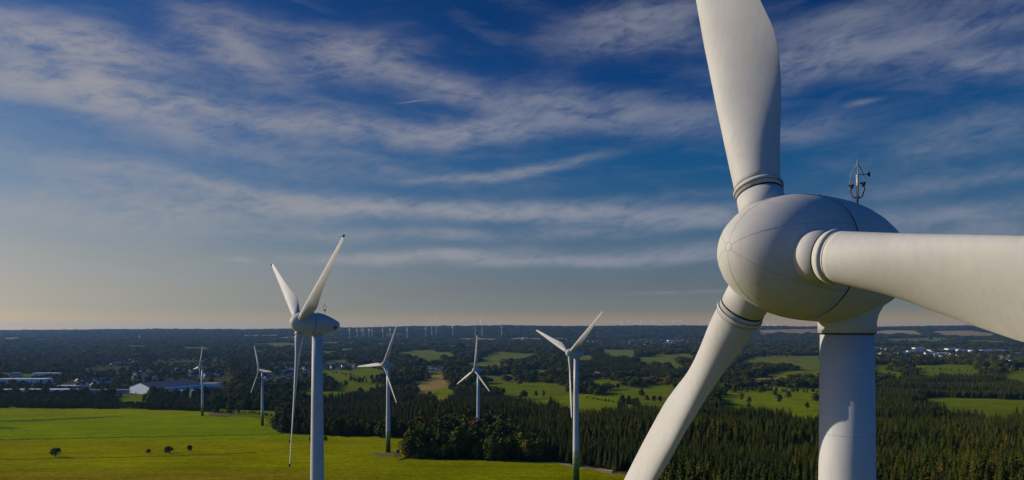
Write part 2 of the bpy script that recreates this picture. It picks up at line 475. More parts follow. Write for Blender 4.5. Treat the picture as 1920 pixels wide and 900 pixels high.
# ------------------------------------------------------------------ land cover, seen from above as field outlines
G_BRIGHT = (.185, .23, .005); G_YEL = (.27, .255, .014); G_MID = (.15, .185, .008); G_DULL = (.15, .175, .03); G_TAN = (.34, .26, .07)
G_STRAW = (.36, .30, .14); G_PALE = (.30, .31, .15); G_RUST = (.34, .24, .11); SOIL = (.13, .10, .055); SAND = (.33, .25, .15)
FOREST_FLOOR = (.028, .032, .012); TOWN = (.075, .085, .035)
FIELDS = [
    ([(-4000, 763), (0, 765), (250, 767), (375, 771), (440, 779), (500, 786), (506, 800), (525, 813), (620, 817), (785, 821), (790, 828), (765, 845), (752, 860), (900, 862), (1030, 866), (1110, 880), (1190, 890), (1210, 930), (1300, 1400), (1300, 9000), (-4000, 9000)], 'MAIN'),
    ([(372, 768), (400, 766), (440, 768), (520, 771), (520, 784), (440, 777)], G_MID),
    ([(222, 740), (262, 738), (275, 742), (275, 748), (225, 746)], G_MID), ([(160, 729), (184, 729), (186, 736), (160, 736)], G_MID), ([(17, 754), (30, 754), (30, 758), (17, 758)], G_BRIGHT),
    ([(604, 696), (660, 693), (700, 692), (722, 695), (720, 703), (712, 707), (684, 717), (656, 716), (624, 711), (612, 703)], G_MID),
    ([(628, 720), (656, 718), (680, 718), (716, 721), (700, 726), (678, 729), (660, 732), (628, 734)], G_MID),
    ([(556, 730), (584, 730), (650, 737), (650, 743), (628, 742), (556, 739)], G_MID),
    ([(802, 702), (832, 700), (836, 718), (842, 726), (816, 731), (780, 729), (774, 716), (800, 710)], G_TAN),
    ([(810, 736), (846, 727), (850, 736), (834, 745), (818, 744)], G_BRIGHT),
    ([(736, 663), (770, 658), (810, 654), (818, 660), (862, 665), (840, 670), (820, 673), (800, 671), (760, 667)], G_DULL),
    ([(638, 654), (674, 652.5), (674, 656), (640, 656.5)], G_PALE), ([(604, 674.5), (648, 675), (648, 680.5), (616, 680)], G_DULL),
    ([(796, 696.5), (834, 694.5), (834, 699.5), (800, 701)], G_MID), ([(700, 644), (770, 642), (768, 645), (702, 647)], G_DULL),
    ([(912, 719), (960, 714.5), (1060, 721), (1067, 728), (1040, 740), (1026, 746), (1003, 746), (974, 737), (942, 733), (921, 727)], G_MID),
    ([(1015, 748), (1088, 738), (1138, 743), (1188, 750), (1168, 755), (1124, 762), (1067, 759), (1026, 753)], G_BRIGHT),
    ([(1128, 733), (1180, 728), (1262, 725), (1262, 747), (1173, 746), (1140, 738)], G_MID),
    ([(1190, 752), (1240, 750), (1262, 752), (1255, 762), (1205, 760)], G_MID),
    ([(924, 660), (960, 661), (1012, 665), (1002, 669.5), (981, 674), (953, 674), (910, 677), (901, 673)], G_DULL),
    ([(988, 692), (1031, 693), (1031, 700), (994, 698)], G_DULL), ([(853, 634.5), (935, 634.5), (935, 637.5), (853, 637)], G_PALE),
    ([(949, 633.5), (1058, 633.5), (1058, 637), (958, 638)], G_PALE), ([(1086, 695.5), (1110, 696), (1158, 701), (1156, 703.5), (1100, 699.5), (1086, 698)], G_PALE),
    ([(1118, 656), (1163, 655), (1190, 657), (1188, 668), (1165, 665), (1145, 663)], G_DULL),
    ([(1193, 671), (1241, 665), (1300, 662.5), (1300, 673), (1266, 673.5), (1264, 681), (1292, 690), (1245, 684), (1203, 681)], G_DULL),
    ([(1385, 679), (1403, 668), (1470, 666), (1541, 667), (1541, 690), (1495, 692), (1487, 685), (1453, 682), (1391, 684)], G_DULL),
    ([(1437, 697), (1541, 694.5), (1541, 701), (1482, 704.5), (1445, 704.5)], G_MID),
    ([(1350, 742), (1375, 731), (1420, 726), (1541, 729), (1541, 765), (1495, 768), (1466, 762), (1412, 757), (1350, 755)], G_BRIGHT),
    ([(1629, 684), (1658, 684.5), (1666, 693), (1629, 696)], G_MID),
    ([(1713, 686), (1747, 683.5), (1823, 684), (1833, 695), (1842, 701), (1810, 698), (1768, 696), (1747, 699.5), (1728, 700.5), (1720, 693)], G_MID),
    ([(1877, 689), (1925, 688), (2300, 690), (2300, 715), (1925, 712), (1903, 712), (1886, 704), (1880, 695)], G_MID),
    ([(1704, 747), (1747, 745), (1831, 747), (1916, 750), (2100, 751), (2100, 765), (1852, 763), (1789, 760), (1730, 755)], G_MID),
    ([(1643, 636), (1738, 632.5), (1778, 635), (1776, 639), (1734, 642), (1683, 639.5)], G_DULL), ([(1808, 638), (1888, 639), (1886, 643), (1810, 642.5)], G_DULL),
    ([(1629, 621.5), (1660, 619), (1715, 620), (1728, 626.5), (1683, 627), (1629, 627)], G_STRAW), ([(1745, 620.5), (1820, 619.5), (1880, 629), (1810, 630.5), (1763, 628.5), (1753, 625)], G_RUST),
    ([(1420, 619), (1480, 617), (1541, 617), (1541, 625), (1424, 625.5)], G_RUST), ([(1380, 655), (1420, 654), (1420, 657), (1382, 658)], G_DULL),
    ([(447, 628.5), (522, 627), (522, 630), (453, 631.5)], G_PALE), ([(459, 644), (524, 642.5), (560, 643), (560, 650), (507, 649.5)], G_DULL),
    ([(605, 641), (640, 641), (640, 645), (605, 646)], G_DULL), ([(342, 651), (391, 651), (389, 654), (344, 654)], G_DULL), ([(469, 658), (495, 656), (491, 661.5), (471, 661.5)], G_DULL),
    ([(233, 648), (274, 648), (274, 651), (233, 651)], G_DULL), ([(1290, 700), (1330, 697), (1350, 703), (1300, 708)], G_MID), ([(1070, 716), (1130, 711), (1180, 716), (1110, 721)], G_MID), ([(880, 704), (960, 702), (975, 707), (900, 709)], G_DULL),
    ([(870, 681), (940, 679), (948, 684), (880, 686)], G_DULL), ([(1195, 722), (1260, 718), (1262, 723), (1200, 726)], G_MID), ([(1640, 700), (1690, 697), (1700, 702), (1650, 705)], G_MID),
    ([(560, 660), (640, 659), (640, 663), (566, 664)], G_DULL), ([(650, 684), (705, 682), (705, 686), (655, 688)], G_MID), ([(1060, 668), (1110, 667), (1112, 671), (1064, 672)], G_DULL), ([(820, 648), (900, 646.5), (900, 650), (824, 651)], G_DULL),
    ([(1395, 708), (1470, 706), (1480, 711), (1400, 713)], G_TAN), ([(720, 741), (770, 738), (776, 743), (730, 746)], G_MID),
    ([(62, 636.5), (84, 636), (84, 640), (62, 640)], G_DULL), ([(0, 634), (36, 632), (40, 636), (0, 638)], G_PALE),
    ([(520, 633), (556, 631.5), (560, 634), (522, 636)], G_PALE), ([(720, 626), (760, 625), (758, 627.5), (722, 628.5)], G_DULL),
    ([(640, 631), (672, 630), (672, 632), (642, 633)], G_DULL), ([(1640, 662), (1660, 661), (1662, 664), (1642, 665)], G_DULL),
]
MARKS = [   # strips drawn on top of the main field: soil, tracks, darker green, a painted shadow
    ([(0, 823.5), (460, 814.5), (560, 812), (560, 813.6), (460, 816), (0, 825.5)], (.09, .12, .012)),
    ([(0, 788.5), (120, 784.5), (222, 780), (235, 780.5), (150, 786.5), (0, 791.5)], (.085, .13, .012)),  # strip of darker green
    ([(-40, 801), (20, 801.5), (42, 802.8), (20, 804), (-40, 804)], (.06, .10, .01)),  # shadow of a turbine out of view, painted into the ground colour
    ([(0, 861), (90, 859), (200, 857.5), (400, 851.5), (480, 848), (480, 849.5), (400, 853.3), (200, 859), (90, 861.5), (0, 863)], (.11, .13, .015)),
    ([(690, 852), (712, 849.5), (745, 850), (755, 853.5), (740, 857), (705, 856.5)], (.20, .15, .07)),
    ([(388, 776), (402, 774), (440, 775), (446, 779), (420, 781.5), (392, 780)], (.15, .13, .06)),
    ([(497, 795), (508, 796), (512, 799), (500, 800)], (.17, .14, .06)),
    ([(1008, 862.5), (1040, 866), (1110, 877), (1190, 888), (1190, 893), (1110, 881.5), (1040, 869.5), (1008, 864.5)], SAND),
    ([(1190, 888), (1400, 915), (1400, 922), (1190, 893)], SAND),
]
TOWNS = [[(180, 672), (420, 672), (440, 715), (420, 742), (0, 742), (0, 712), (150, 700)], [(490, 678), (660, 678), (660, 694), (580, 722), (490, 725)], [(780, 688), (950, 687), (950, 698), (780, 698)],
         [(1060, 638), (1330, 632), (1330, 652), (1060, 650)], [(1625, 648), (1990, 650), (1990, 685), (1880, 686), (1800, 676), (1625, 676)]]


def wobble(PX, PY):
    q = np.clip((PY - 618) / 110, .12, 1.0) * np.where((PX > 1690) & (PY > 735), .3, 1.0)
    main = (PY > 763) & (PX < 620)
    k = np.where(main, .25, 1.15)
    return (PX + k * q * (5 * np.sin(PY * .55 / q + PX / 31) + 3 * np.sin(PY * 1.3 + PX / 11)),
            PY + k * q * (1.5 * np.sin(PX / 14.0 + PY / 9) + .9 * np.sin(PX / 5.3 + 1)))


def inside(poly, X, Y):
    """vectorised point in polygon"""
    res = np.zeros(X.shape, bool)
    n = len(poly)
    j = n - 1
    for i in range(n):
        xi, yi = poly[i]; xj, yj = poly[j]
        if yi != yj:
            c = ((yi > Y) != (yj > Y)) & (X < (xj - xi) * (Y - yi) / (yj - yi) + xi)
            res ^= c
        j = i
    return res


def in_bbox(poly, X, Y):
    xs = [p[0] for p in poly]; ys = [p[1] for p in poly]
    return (X > min(xs)) & (X < max(xs)) & (Y > min(ys)) & (Y < max(ys))


def in_any(polys, X, Y):
    res = np.zeros(X.shape, bool)
    for p in polys:
        k = in_bbox(p, X, Y)
        if k.any():
            sub = np.zeros(X.shape, bool)
            sub[k] = inside(p, X[k], Y[k])
            res |= sub
    return res


def build_ground():
    lnd = np.linspace(math.log(60), math.log(26000), 6000)
    D = np.exp(lnd)
    py = HY - FPX * zt(0 * D, D) / D
    w = np.maximum(np.abs(np.gradient(py, lnd)), 22); w[D > 17000] = 8; w[D < 220] = 25
    cum = np.cumsum(w); cum /= cum[-1]
    rows = np.interp(np.linspace(0, 1, 620), cum, D)
    rows = np.concatenate([[-3000, -1200, -400, -60, 20], rows])
    t = np.concatenate([np.linspace(-4, -.95, 50)[:-1], np.linspace(-.95, .95, 1300), np.linspace(.95, 4, 50)[1:]])
    nr, nc = len(rows), len(t)
    Dm = np.repeat(rows[:, None], nc, 1)
    wd = np.maximum(Dm, 60)
    wd[:5] = np.array([800, 600, 300, 120, 70])[:, None]
    X = wd * t[None, :]
    X[:5] *= 4
    Z = zt(X, Dm)
    co = np.stack([X, Dm, Z], -1).reshape(-1, 3)
    me = bpy.data.meshes.new('ground')
    me.vertices.add(nr * nc)
    me.vertices.foreach_set('co', co.ravel())
    ii = np.arange((nr - 1) * (nc - 1))
    r, c = ii // (nc - 1), ii % (nc - 1)
    a = r * nc + c
    q = np.stack([a, a + 1, a + nc + 1, a + nc], -1)
    me.loops.add(q.size); me.loops.foreach_set('vertex_index', q.ravel())
    me.polygons.add(len(q)); me.polygons.foreach_set('loop_start', np.arange(len(q)) * 4)
    me.polygons.foreach_set('use_smooth', np.ones(len(q), bool))
    me.update(calc_edges=True)
    # land cover colour
    PX = 960 + FPX * X / np.maximum(Dm, 1); PY = HY - FPX * Z / np.maximum(Dm, 1)
    PX[Dm < 60] = -500; PY[Dm < 60] = 2000
    # wobble the outlines a little so that field edges are not ruled lines
    PXw, PYw = wobble(PX, PY)
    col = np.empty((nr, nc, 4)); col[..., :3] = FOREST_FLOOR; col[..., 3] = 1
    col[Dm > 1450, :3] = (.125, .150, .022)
    k = in_any(TOWNS, PX, PY); col[k, :3] = TOWN
    for poly, c_ in FIELDS:
        k = inside(poly, PXw, PYw) if c_ == 'MAIN' else None
        if c_ == 'MAIN':
            s = np.clip((PYw - 765) / 150, 0, 1)
            stops = [0, .10, .27, .33, .45, .62, .72, .80, .92, 1.0]
            cols = np.array([(.235, .265, .002), (.225, .28, .001), (.20, .275, .0), (.195, .27, .0), (.28, .28, .0), (.265, .265, .0), (.24, .26, .0), (.25, .21, .006), (.235, .19, .008), (.19, .195, .004)])
            for ch in range(3):
                v = np.interp(s, stops, cols[:, ch])
                col[..., ch][k] = v[k]
            # right hand half of the field is greener and its brown fringe fades out
            kr = k & (PX > 560)
            f = np.clip((PX - 560) / 200, 0, 1)
            for ch, g in enumerate((.215, .235, .001)):
                tmp = col[..., ch]; tmp[kr] = (tmp * (1 - f) + g * f)[kr]
        else:
            for hh in (7.0, 14.0, 21.0, 26.0):          # meadow margin in front of the first row of trees
                PYs = PYw - hh * FPX / np.maximum(Dm, 60)
                kb = in_bbox(poly, PXw, PYs)
                k = np.zeros(PX.shape, bool); k[kb] = inside(poly, PXw[kb], PYs[kb])
                k &= np.isclose(col[..., 0], FOREST_FLOOR[0]) | np.isclose(col[..., 0], .125)
                col[k, :3] = tuple(v * .9 for v in c_)
            kb = in_bbox(poly, PXw, PYw)
            k = np.zeros(PX.shape, bool); k[kb] = inside(poly, PXw[kb], PYw[kb])
            col[k, :3] = c_
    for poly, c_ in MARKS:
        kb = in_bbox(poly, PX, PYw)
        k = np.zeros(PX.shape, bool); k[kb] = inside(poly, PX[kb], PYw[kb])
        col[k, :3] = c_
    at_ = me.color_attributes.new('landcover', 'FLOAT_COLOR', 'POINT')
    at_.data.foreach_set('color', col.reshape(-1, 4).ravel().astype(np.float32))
    m_, b, p = material('land')
    ca = b.n('ShaderNodeVertexColor', layer_name='landcover')
    tc = b.n('ShaderNodeTexCoord')
    n1 = b.noise(tc.outputs['Object'], .012, 7, .62, .5)
    mp = b.n('ShaderNodeMapping'); mp.inputs['Scale'].default_value = (.35, 1.6, 1); mp.inputs['Rotation'].default_value = (0, 0, .12)
    b.link(tc.outputs['Object'], mp.inputs[0])
    n2 = b.noise(mp.outputs[0], .05, 6, .6)
    n3 = b.noise(tc.outputs['Object'], .45, 5, .7)
    f = b.m('MULTIPLY', b.smooth(n1.outputs[0], .3, .7, .84, 1.14), b.m('MULTIPLY', b.smooth(n2.outputs[0], .3, .7, .88, 1.12), b.smooth(n3.outputs[0], .3, .72, .74, 1.22)))
    wv = b.n('ShaderNodeTexWave', wave_type='BANDS', bands_direction='Y'); wv.inputs['Scale'].default_value = .055; wv.inputs['Distortion'].default_value = 3.0; wv.inputs['Detail'].default_value = 3; wv.inputs['Detail Scale'].default_value = .25
    mpw = b.n('ShaderNodeMapping'); mpw.inputs['Rotation'].default_value = (0, 0, .10); mpw.inputs['Scale'].default_value = (.5, 1, 1)
    b.link(tc.outputs['Object'], mpw.inputs[0]); b.link(mpw.outputs[0], wv.inputs['Vector'])
    f = b.m('MULTIPLY', f, b.smooth(wv.outputs[0], .0, 1.0, .88, 1.08))
    tuft = b.noise(tc.outputs['Object'], .16, 6, .75, .4)
    f = b.m('MULTIPLY', f, b.smooth(tuft.outputs[0], .36, .58, .72, 1.02))
    c1 = b.mix(b.smooth(n2.outputs[0], .45, .7, 0, .35), ca.outputs[0], b.mix(1.0, ca.outputs[0], (1.25, .86, .9, 1), 'MULTIPLY'))
    vm = b.n('ShaderNodeVectorMath', operation='SCALE'); b.link(c1, vm.inputs[0]); b.link(f, vm.inputs['Scale'])
    b.link(vm.outputs[0], p.inputs['Base Color'])
    p.inputs['Roughness'].default_value = 1.0
    p.inputs['Specular IOR Level'].default_value = 0.0
    bp = b.n('ShaderNodeBump'); bp.inputs['Distance'].default_value = 1.2; bp.inputs['Strength'].default_value = .8
    b.link(b.noise(tc.outputs['Object'], .35, 6, .7).outputs[0], bp.inputs['Height'])
    b.link(bp.outputs[0], p.inputs['Normal'])
    me.materials.append(m_)
    o = bpy.data.objects.new('ground', me)
    C.objects.link(o)
    setp(o, 'green meadow running down to a wide valley of fields and woods', kind='structure')
    return o


build_ground()

# ------------------------------------------------------------------ haze
def build_haze():
    mb = MB()
    mb.box(0, 11500, -60, 60000, 31000, 520)
    m_ = bpy.data.materials.new('haze'); m_.use_nodes = True
    nt = m_.node_tree; nt.nodes.clear()
    o_ = nt.nodes.new('ShaderNodeOutputMaterial'); v = nt.nodes.new('ShaderNodeVolumePrincipled')
    v.inputs['Color'].default_value = HAZE_COL
    v.inputs['Density'].default_value = HAZE_DENSITY
    v.inputs['Anisotropy'].default_value = .2
    nt.links.new(v.outputs[0], o_.inputs['Volume'])
    o = mb.build('haze', m_)
    setp(o, 'thin blue haze hanging over the valley', kind='stuff')


HAZE_COL = (.28, .54, 1.0, 1)
HAZE_DENSITY = 1.9e-5
build_haze()

# ------------------------------------------------------------------ wind turbines
def axis_matrix(origin, direction, up=Vector((0, 0, 1))):
    z = direction.normalized()
    x = up.cross(z)
    if x.length < 1e-3: x = Vector((1, 0, 0))
    x.normalize(); y = z.cross(x)
    M = Matrix(((x.x, y.x, z.x, origin.x), (x.y, y.y, z.y, origin.y), (x.z, y.z, z.z, origin.z), (0, 0, 0, 1)))
    return M


# distance behind the nose, radius
SHELL = [(0, 0), (.03, .27), (.10, .55), (.28, .96), (.58, 1.36), (1.0, 1.74), (1.5, 2.06), (2.1, 2.32), (2.8, 2.54), (3.6, 2.67), (4.4, 2.72), (5.0, 2.72), (5.46, 2.72)]
TAIL = [(5.58, 2.72), (6.3, 2.69), (7.1, 2.60), (8.0, 2.43), (8.9, 2.18), (9.8, 1.87), (10.7, 1.50), (11.5, 1.14), (12.1, .84), (12.3, .62), (12.32, .3), (12.33, 0)]
NOSE = 2.44         # blade axis behind the nose
OVERHANG = 4.3


def r_at(s, prof=SHELL + TAIL):
    return float(np.interp(s, [p[0] for p in prof], [p[1] for p in prof]))


BL_R = [3.2, 3.4, 3.8, 4.6, 5.6, 6.8, 8.2, 9.6, 10.8, 12.0, 14, 17, 20, 24, 28, 31, 33.5, 34.6, 35]
BL_C = [1.96, 1.98, 2.04, 2.20, 2.44, 2.78, 3.10, 3.34, 3.38, 3.24, 2.98, 2.60, 2.28, 1.90, 1.52, 1.22, .95, .66, .30]
BL_T = [1.96, 1.96, 1.94, 1.82, 1.58, 1.30, 1.08, .94, .86, .90, .76, .60, .48, .36, .26, .18, .12, .08, .05]
BL_LE = [.98, .98, .98, .98, .98, .98, .98, .97, .96, .95, .90, .82, .74, .62, .50, .40, .32, .26, .16]
BL_W = [34, 34, 34, 33, 31, 28, 25, 22, 19, 17, 14, 11, 8, 6, 4, 3, 2, 1, 0]


def blade_mesh(frame_d, frame_le, C0, pitch, seg=36, scale=1.0, rows=None):
    """C0 rotor centre, d span direction, le direction of the leading edge in the rotor plane, n = upwind"""
    d = frame_d; t0 = frame_le; n0 = d.cross(t0)
    vs = []; fs = []
    span = BL_R
    idx = range(len(span))
    # resample for smoothness
    rr = np.concatenate([np.linspace(span[0], 13, 26), np.linspace(13.8, 33.5, 18), [34.2, 34.7, 35.0]])
    if seg < 20: rr = np.concatenate([np.linspace(span[0], 13, 9), np.linspace(15, 33.5, 6), [35.0]])
    for r in rr:
        c = np.interp(r, span, BL_C); t = np.interp(r, span, BL_T); le = np.interp(r, span, BL_LE); w = np.interp(r, span, BL_W)
        bl = np.clip((r - 3.6) / 6.5, 0, 1); bl = bl * bl * (3 - 2 * bl)
        a = R_(w) + pitch
        L = t0 * math.cos(a) + N_SIGN * n0 * math.sin(a)
        Tn = d.cross(L)
        for k in range(seg):
            ph = 2 * math.pi * k / seg
            cx = .5 * (1 + math.cos(ph))            # 1 at leading edge
            xa = 1 - cx
            yt = 5 * (.2969 * math.sqrt(max(xa, 0)) - .126 * xa - .3516 * xa ** 2 + .2843 * xa ** 3 - .1036 * xa ** 4)
            ya = math.copysign(yt, math.sin(ph)) if abs(math.sin(ph)) > 1e-6 else 0.0
            ya = ya + .10 * (1 - (2 * xa - .8) ** 2) * (c / max(t, .05)) * .12
            yc = .5 * math.sin(ph)
            yy = yc * (1 - bl) + ya * .98 * bl
            vs.append(C0 + d * float(r) + L * float(le - c * xa) + Tn * float(yy * t))
    n = len(rr)
    for i in range(n - 1):
        for k in range(seg):
            k2 = (k + 1) % seg
            fs.append((i * seg + k, i * seg + k2, (i + 1) * seg + k2, (i + 1) * seg + k))
    fs.append(tuple(reversed(range(seg)))); fs.append(tuple((n - 1) * seg + k for k in range(seg)))
    return vs, fs


N_SIGN = 1.0


TIPS = ('second',)


def turbine(name, hub, psi, theta, base_z, cone=.02, pitch=0.0, pitches=None, detail=2, label='', rad_top=1.2, rad_bot=1.95, foot=True, tipcap=True, logo=False, group=None, mast=True, split=5.5, tail=1.0, fat=1.0):
    """hub: rotor centre in world space. psi: yaw (upwind direction is -sin, -cos). theta: angle of first blade."""
    tau = .066
    aW = Vector((-math.sin(psi), -math.cos(psi), 0))
    towerxy = Vector((hub[0], hub[1], 0)) - aW * OVERHANG * math.cos(tau)
    root = empty(name, (towerxy.x, towerxy.y, base_z))
    setp(root, label, 'wind turbine', group)
    off = Vector((towerxy.x, towerxy.y, base_z))
    C0 = Vector(hub) - off
    a = Vector((-math.sin(psi) * math.cos(tau), -math.cos(psi) * math.cos(tau), math.sin(tau)))
    h = Vector((math.cos(psi), -math.sin(psi), 0))
    v = h.cross(a)
    if v.z < 0: v = -v
    seg = {2: 96, 1: 40, 0: 16}[detail]
    # tower
    ztop = C0.z - 2.55 + (-.3 if detail == 2 else 0.0)
    tw = MB()
    if detail == 2:
        pr = [(ztop * q / 8, rad_bot + (rad_top - rad_bot) * q / 8) for q in range(9)]
        tw.lathe(pr, seg)
    else:
        pr = [(0, rad_bot)] + [(ztop * q, rad_bot + (rad_top - rad_bot) * q) for q in (.25, .5, .75)] + [(ztop, rad_top)]
        tw.lathe(pr, seg)
    to = tw.build('tower', M_FOOT if foot else M_TOWER, root, True)
    if detail == 2:
        for z in (ztop - 2.35, ztop - 5.05):
            rz_ = rad_bot + (rad_top - rad_bot) * (z / ztop)
            MB().torus(Matrix.Translation((0, 0, z)), rz_ + .001, .006, 64, 6).build('flange_seam', M_SEAM, to, True)
    # nacelle
    nose = C0 + a * NOSE
    M = axis_matrix(nose, -a)
    nb = MB()
    full = SHELL + TAIL
    def part_(s0, s1):
        ss = sorted({round(s0, 3), round(s1, 3)} | {q[0] for q in full if s0 < q[0] < s1})
        return [(split + (q - split) * tail if q > split else q, r_at(q) * fat) for q in ss]
    nb.lathe([(split + .12, 2.3)] + part_(split + .12, 12.33), seg, M)
    nac = nb.build('nacelle', M_WHITE, root, True)
    # neck between nacelle and tower
    nk = MB()
    zt_ = C0.z - 1.2
    nk.lathe([(ztop - .55, rad_top + .10), (ztop - .1, rad_top + .10), (ztop + .25, rad_top + .16), (ztop + .55, rad_top + .30), (ztop + .85, rad_top + .52), (ztop + 1.15, rad_top + .85), (ztop + 1.4, rad_top + 1.2), (ztop + 1.6, rad_top + 1.3)] if detail == 2 else
             [(ztop - .2, rad_top + .08), (ztop + .3, rad_top + .15), (ztop + 1.3, rad_top + .55)], seg)
    nk.build('yaw_collar', M_TOWER, root, True)
    if detail == 2:
        MB().torus(Matrix.Translation((0, 0, ztop - .56)), rad_top + .04, .05, 64, 6).build('yaw_seal', M_DARK, root, True)
    # hub (spinner)
    hb = MB(); hb.lathe(part_(0, split) + [(split, 2.3)], seg, M)
    hubo = hb.build('spinner', M_WHITE, root, True)
    if detail >= 1:
        gp = MB(); gp.lathe([(split - .06, 2.55), (split - .06, 2.69 * fat), (split + .18, 2.69 * fat), (split + .18, 2.55)], seg, M)
        gp.build('spinner_gap', M_DARK, root, True)
    if detail == 2:
        # moulding joints that run back from the nose ring, and the ring itself
        def on_shell(s, ang, lift=.004):
            r = r_at(s) + lift
            return M @ Vector((r * math.cos(ang), r * math.sin(ang), s))
        mb = MB()
        s0 = .02
        ring = [on_shell(s0, 2 * math.pi * k / 40) for k in range(41)]
        mb.tube(ring, .007, 5, False)
        mb.build('nose_ring_joint', M_SEAM, hubo)
        for k in range(6):
            ang0 = math.pi * k / 3 + R_(SEAM_ROT)
            pts = [on_shell(s0 + (split - .05 - s0) * (i / 60) ** 1.4, ang0) for i in range(61)]
            MB().tube(pts, .0055, 5, False).build('panel_joint', M_SEAM, hubo)
        for (s, ang) in EYES:
            p0 = on_shell(s, R_(ang), 0)
            nrm = (p0 - (M @ Vector((0, 0, s)))).normalized()
            Me = axis_matrix(p0, nrm)
            e = MB(); e.lathe([(-.02, .035), (.03, .035), (.045, .018)], 10, Me)
            e.build('lifting_eye', M_STEEL, hubo, True)
    # blades
    for k in range(3):
        th = theta + k * 2 * math.pi / 3
        d = (h * math.sin(th) + v * math.cos(th)) * math.cos(cone) + a * math.sin(cone)
        tle = (-h * math.cos(th) + v * math.sin(th))
        tle = (tle - d * tle.dot(d)).normalized()
        up = d.cross(tle)
        global N_SIGN
        N_SIGN = 1.0 if up.dot(a) > 0 else -1.0
        vs, fs = blade_mesh(d, tle, C0, (pitches[k] if pitches else pitch), {2: 64, 1: 28, 0: 10}[detail])
        bo = mesh_obj('blade', vs, fs, M_WHITE, root, True)
        Mr = axis_matrix(C0, d)
        st = MB()
        if detail == 2:
            st.lathe([(1.6, 1.02), (2.84, .985), (2.86, .93), (2.92, .93), (2.94, 1.0), (3.10, 1.0), (3.12, 1.06), (3.22, 1.06), (3.24, 1.03), (3.30, 1.0)], 72, Mr)
            st.build('blade_root', M_WHITE, bo, True)
            MB().torus(axis_matrix(C0 + d * 2.89, d), .975, .032, 72, 8).build('root_seal', M_DARK, bo, True)
            MB().torus(axis_matrix(C0 + d * 3.11, d), 1.03, .016, 72, 8).build('root_seal', M_DARK, bo, True)
            MB().torus(axis_matrix(C0 + d * 3.38, d), .978, .012, 72, 6).build('root_seal', M_SEAM, bo, True)
        elif detail == 1:
            st.lathe([(1.6, .98), (2.6, .98), (2.7, 1.08), (2.95, 1.08), (3.0, .98)], 28, Mr)
            st.build('blade_root', M_WHITE, bo, True)
            MB().torus(axis_matrix(C0 + d * 2.64, d), .98, .05, 28, 6).build('root_seal', M_DARK, bo, True)
        if tipcap and label.startswith(TIPS):
            q = d * 34.75 + C0
            MB().tube([C0 + d * 34.45 + tle * .1, C0 + d * 34.9 + tle * .05, C0 + d * 35.25], [.26, .22, .06], 8).build('tip_cap', M_DARK, bo, True)
    # weather mast on the nacelle
    if mast and detail >= 1:
        s = 7.25 if detail == 2 else 8.5
        top = M @ Vector((0, 0, s)) + v * (r_at(split + (s - split) / tail) - .02)
        if detail == 2:
            top = top + Vector(MAST_SHIFT)
        mroot = MB()
        H = 1.25
        mroot.tube([top + Vector((0, 0, -.1)), top + Vector((0, 0, H * .62))], .045, 8)
        mroot.tube([top + Vector((0, 0, H * .55)), top + Vector((0, 0, H * .62)), top + Vector((0, 0, H * .9))], [.07, .05, .05], 8)
        side = h; fore = Vector((a.x, a.y, 0)).normalized()
        sx = Vector((.92, -.38, 0))
        mast_o = mroot.build('weather_mast', M_DARK, root, True)
        if detail == 2:
            br = MB()
            br.box(top.x + .12, top.y, top.z + .02, .55, .3, .14, -.3)
            br.box(top.x + .10, top.y, top.z + .14, .22, .2, .14, -.3)
            br.build('mast_bracket', M_CREAM, mast_o)
            br = MB()
            br.tube([top + sx * .42 + Vector((0, 0, -.35)), top + sx * .46 + Vector((0, 0, .2))], .03, 6)
            br.tube([top + sx * .28 + Vector((0, 0, -.25)), top + sx * .46 + Vector((0, 0, .16))], .03, 6)
            br.build('bracket_strut', M_DARK, mast_o)
            cb = MB(); cb.tube([top + Vector((0, 0, H * .85)), top + Vector((0, 0, H * 1.32))], [.055, .055], 10)
            cb.tube([top + Vector((0, 0, H * 1.32)), top + Vector((0, 0, H * 1.4))], [.07, .06], 10)
            cb.build('sensor_post', M_CREAM, mast_o, True)
            # wind vane
            va = MB()
            va.tube([top + Vector((0, 0, H * 1.4)), top + Vector((0, 0, H * 1.4)) + sx * .38], .015, 6)
            q = top + Vector((0, 0, H * 1.4)) + sx * .38
            va.add([q + Vector((0, .008, 0)), q + sx * .12 + Vector((0, .008, .13)), q + sx * .14 + Vector((0, .008, -.13)), q + sx * .04 + Vector((0, .008, -.08)),
                    q + Vector((0, -.008, 0)), q + sx * .12 + Vector((0, -.008, .13)), q + sx * .14 + Vector((0, -.008, -.13)), q + sx * .04 + Vector((0, -.008, -.08))],
                   [(0, 1, 2, 3), (7, 6, 5, 4), (0, 4, 5, 1), (1, 5, 6, 2), (2, 6, 7, 3), (3, 7, 4, 0)])
            va.build('wind_vane', M_BLACK, mast_o)
            # cup anemometer and second sensor on bent arms
            an = MB()
            for sgn, hh in ((-1, .92), (1, .98)):
                p1 = top + Vector((0, 0, H * .62)); p2 = p1 + sx * (.20 * sgn) + Vector((0, 0, -.02)); p3 = top + sx * (.24 * sgn) + Vector((0, 0, H * hh))
                an.tube([p1, p1 + sx * (.12 * sgn) + Vector((0, 0, -.07)), p2, p3 + sx * (.06 * sgn) - Vector((0, 0, .12)), p3], .022, 6)
                an.tube([p3, p3 + Vector((0, 0, .12))], [.07, .06], 8)
                for kk in range(3):
                    aa = kk * 2.094 + .4
                    cp = p3 + Vector((math.cos(aa) * .09, math.sin(aa) * .09, .14))
                    an.tube([p3 + Vector((0, 0, .16)), cp], .012, 5)
                    an.lathe([(-.05, .01), (-.03, .045), (.03, .05)], 8, Matrix.Translation(cp))
            an.build('anemometer', M_BLACK, mast_o, True)
            # lightning basket: three bent rods that meet in a spike
            lb = MB()
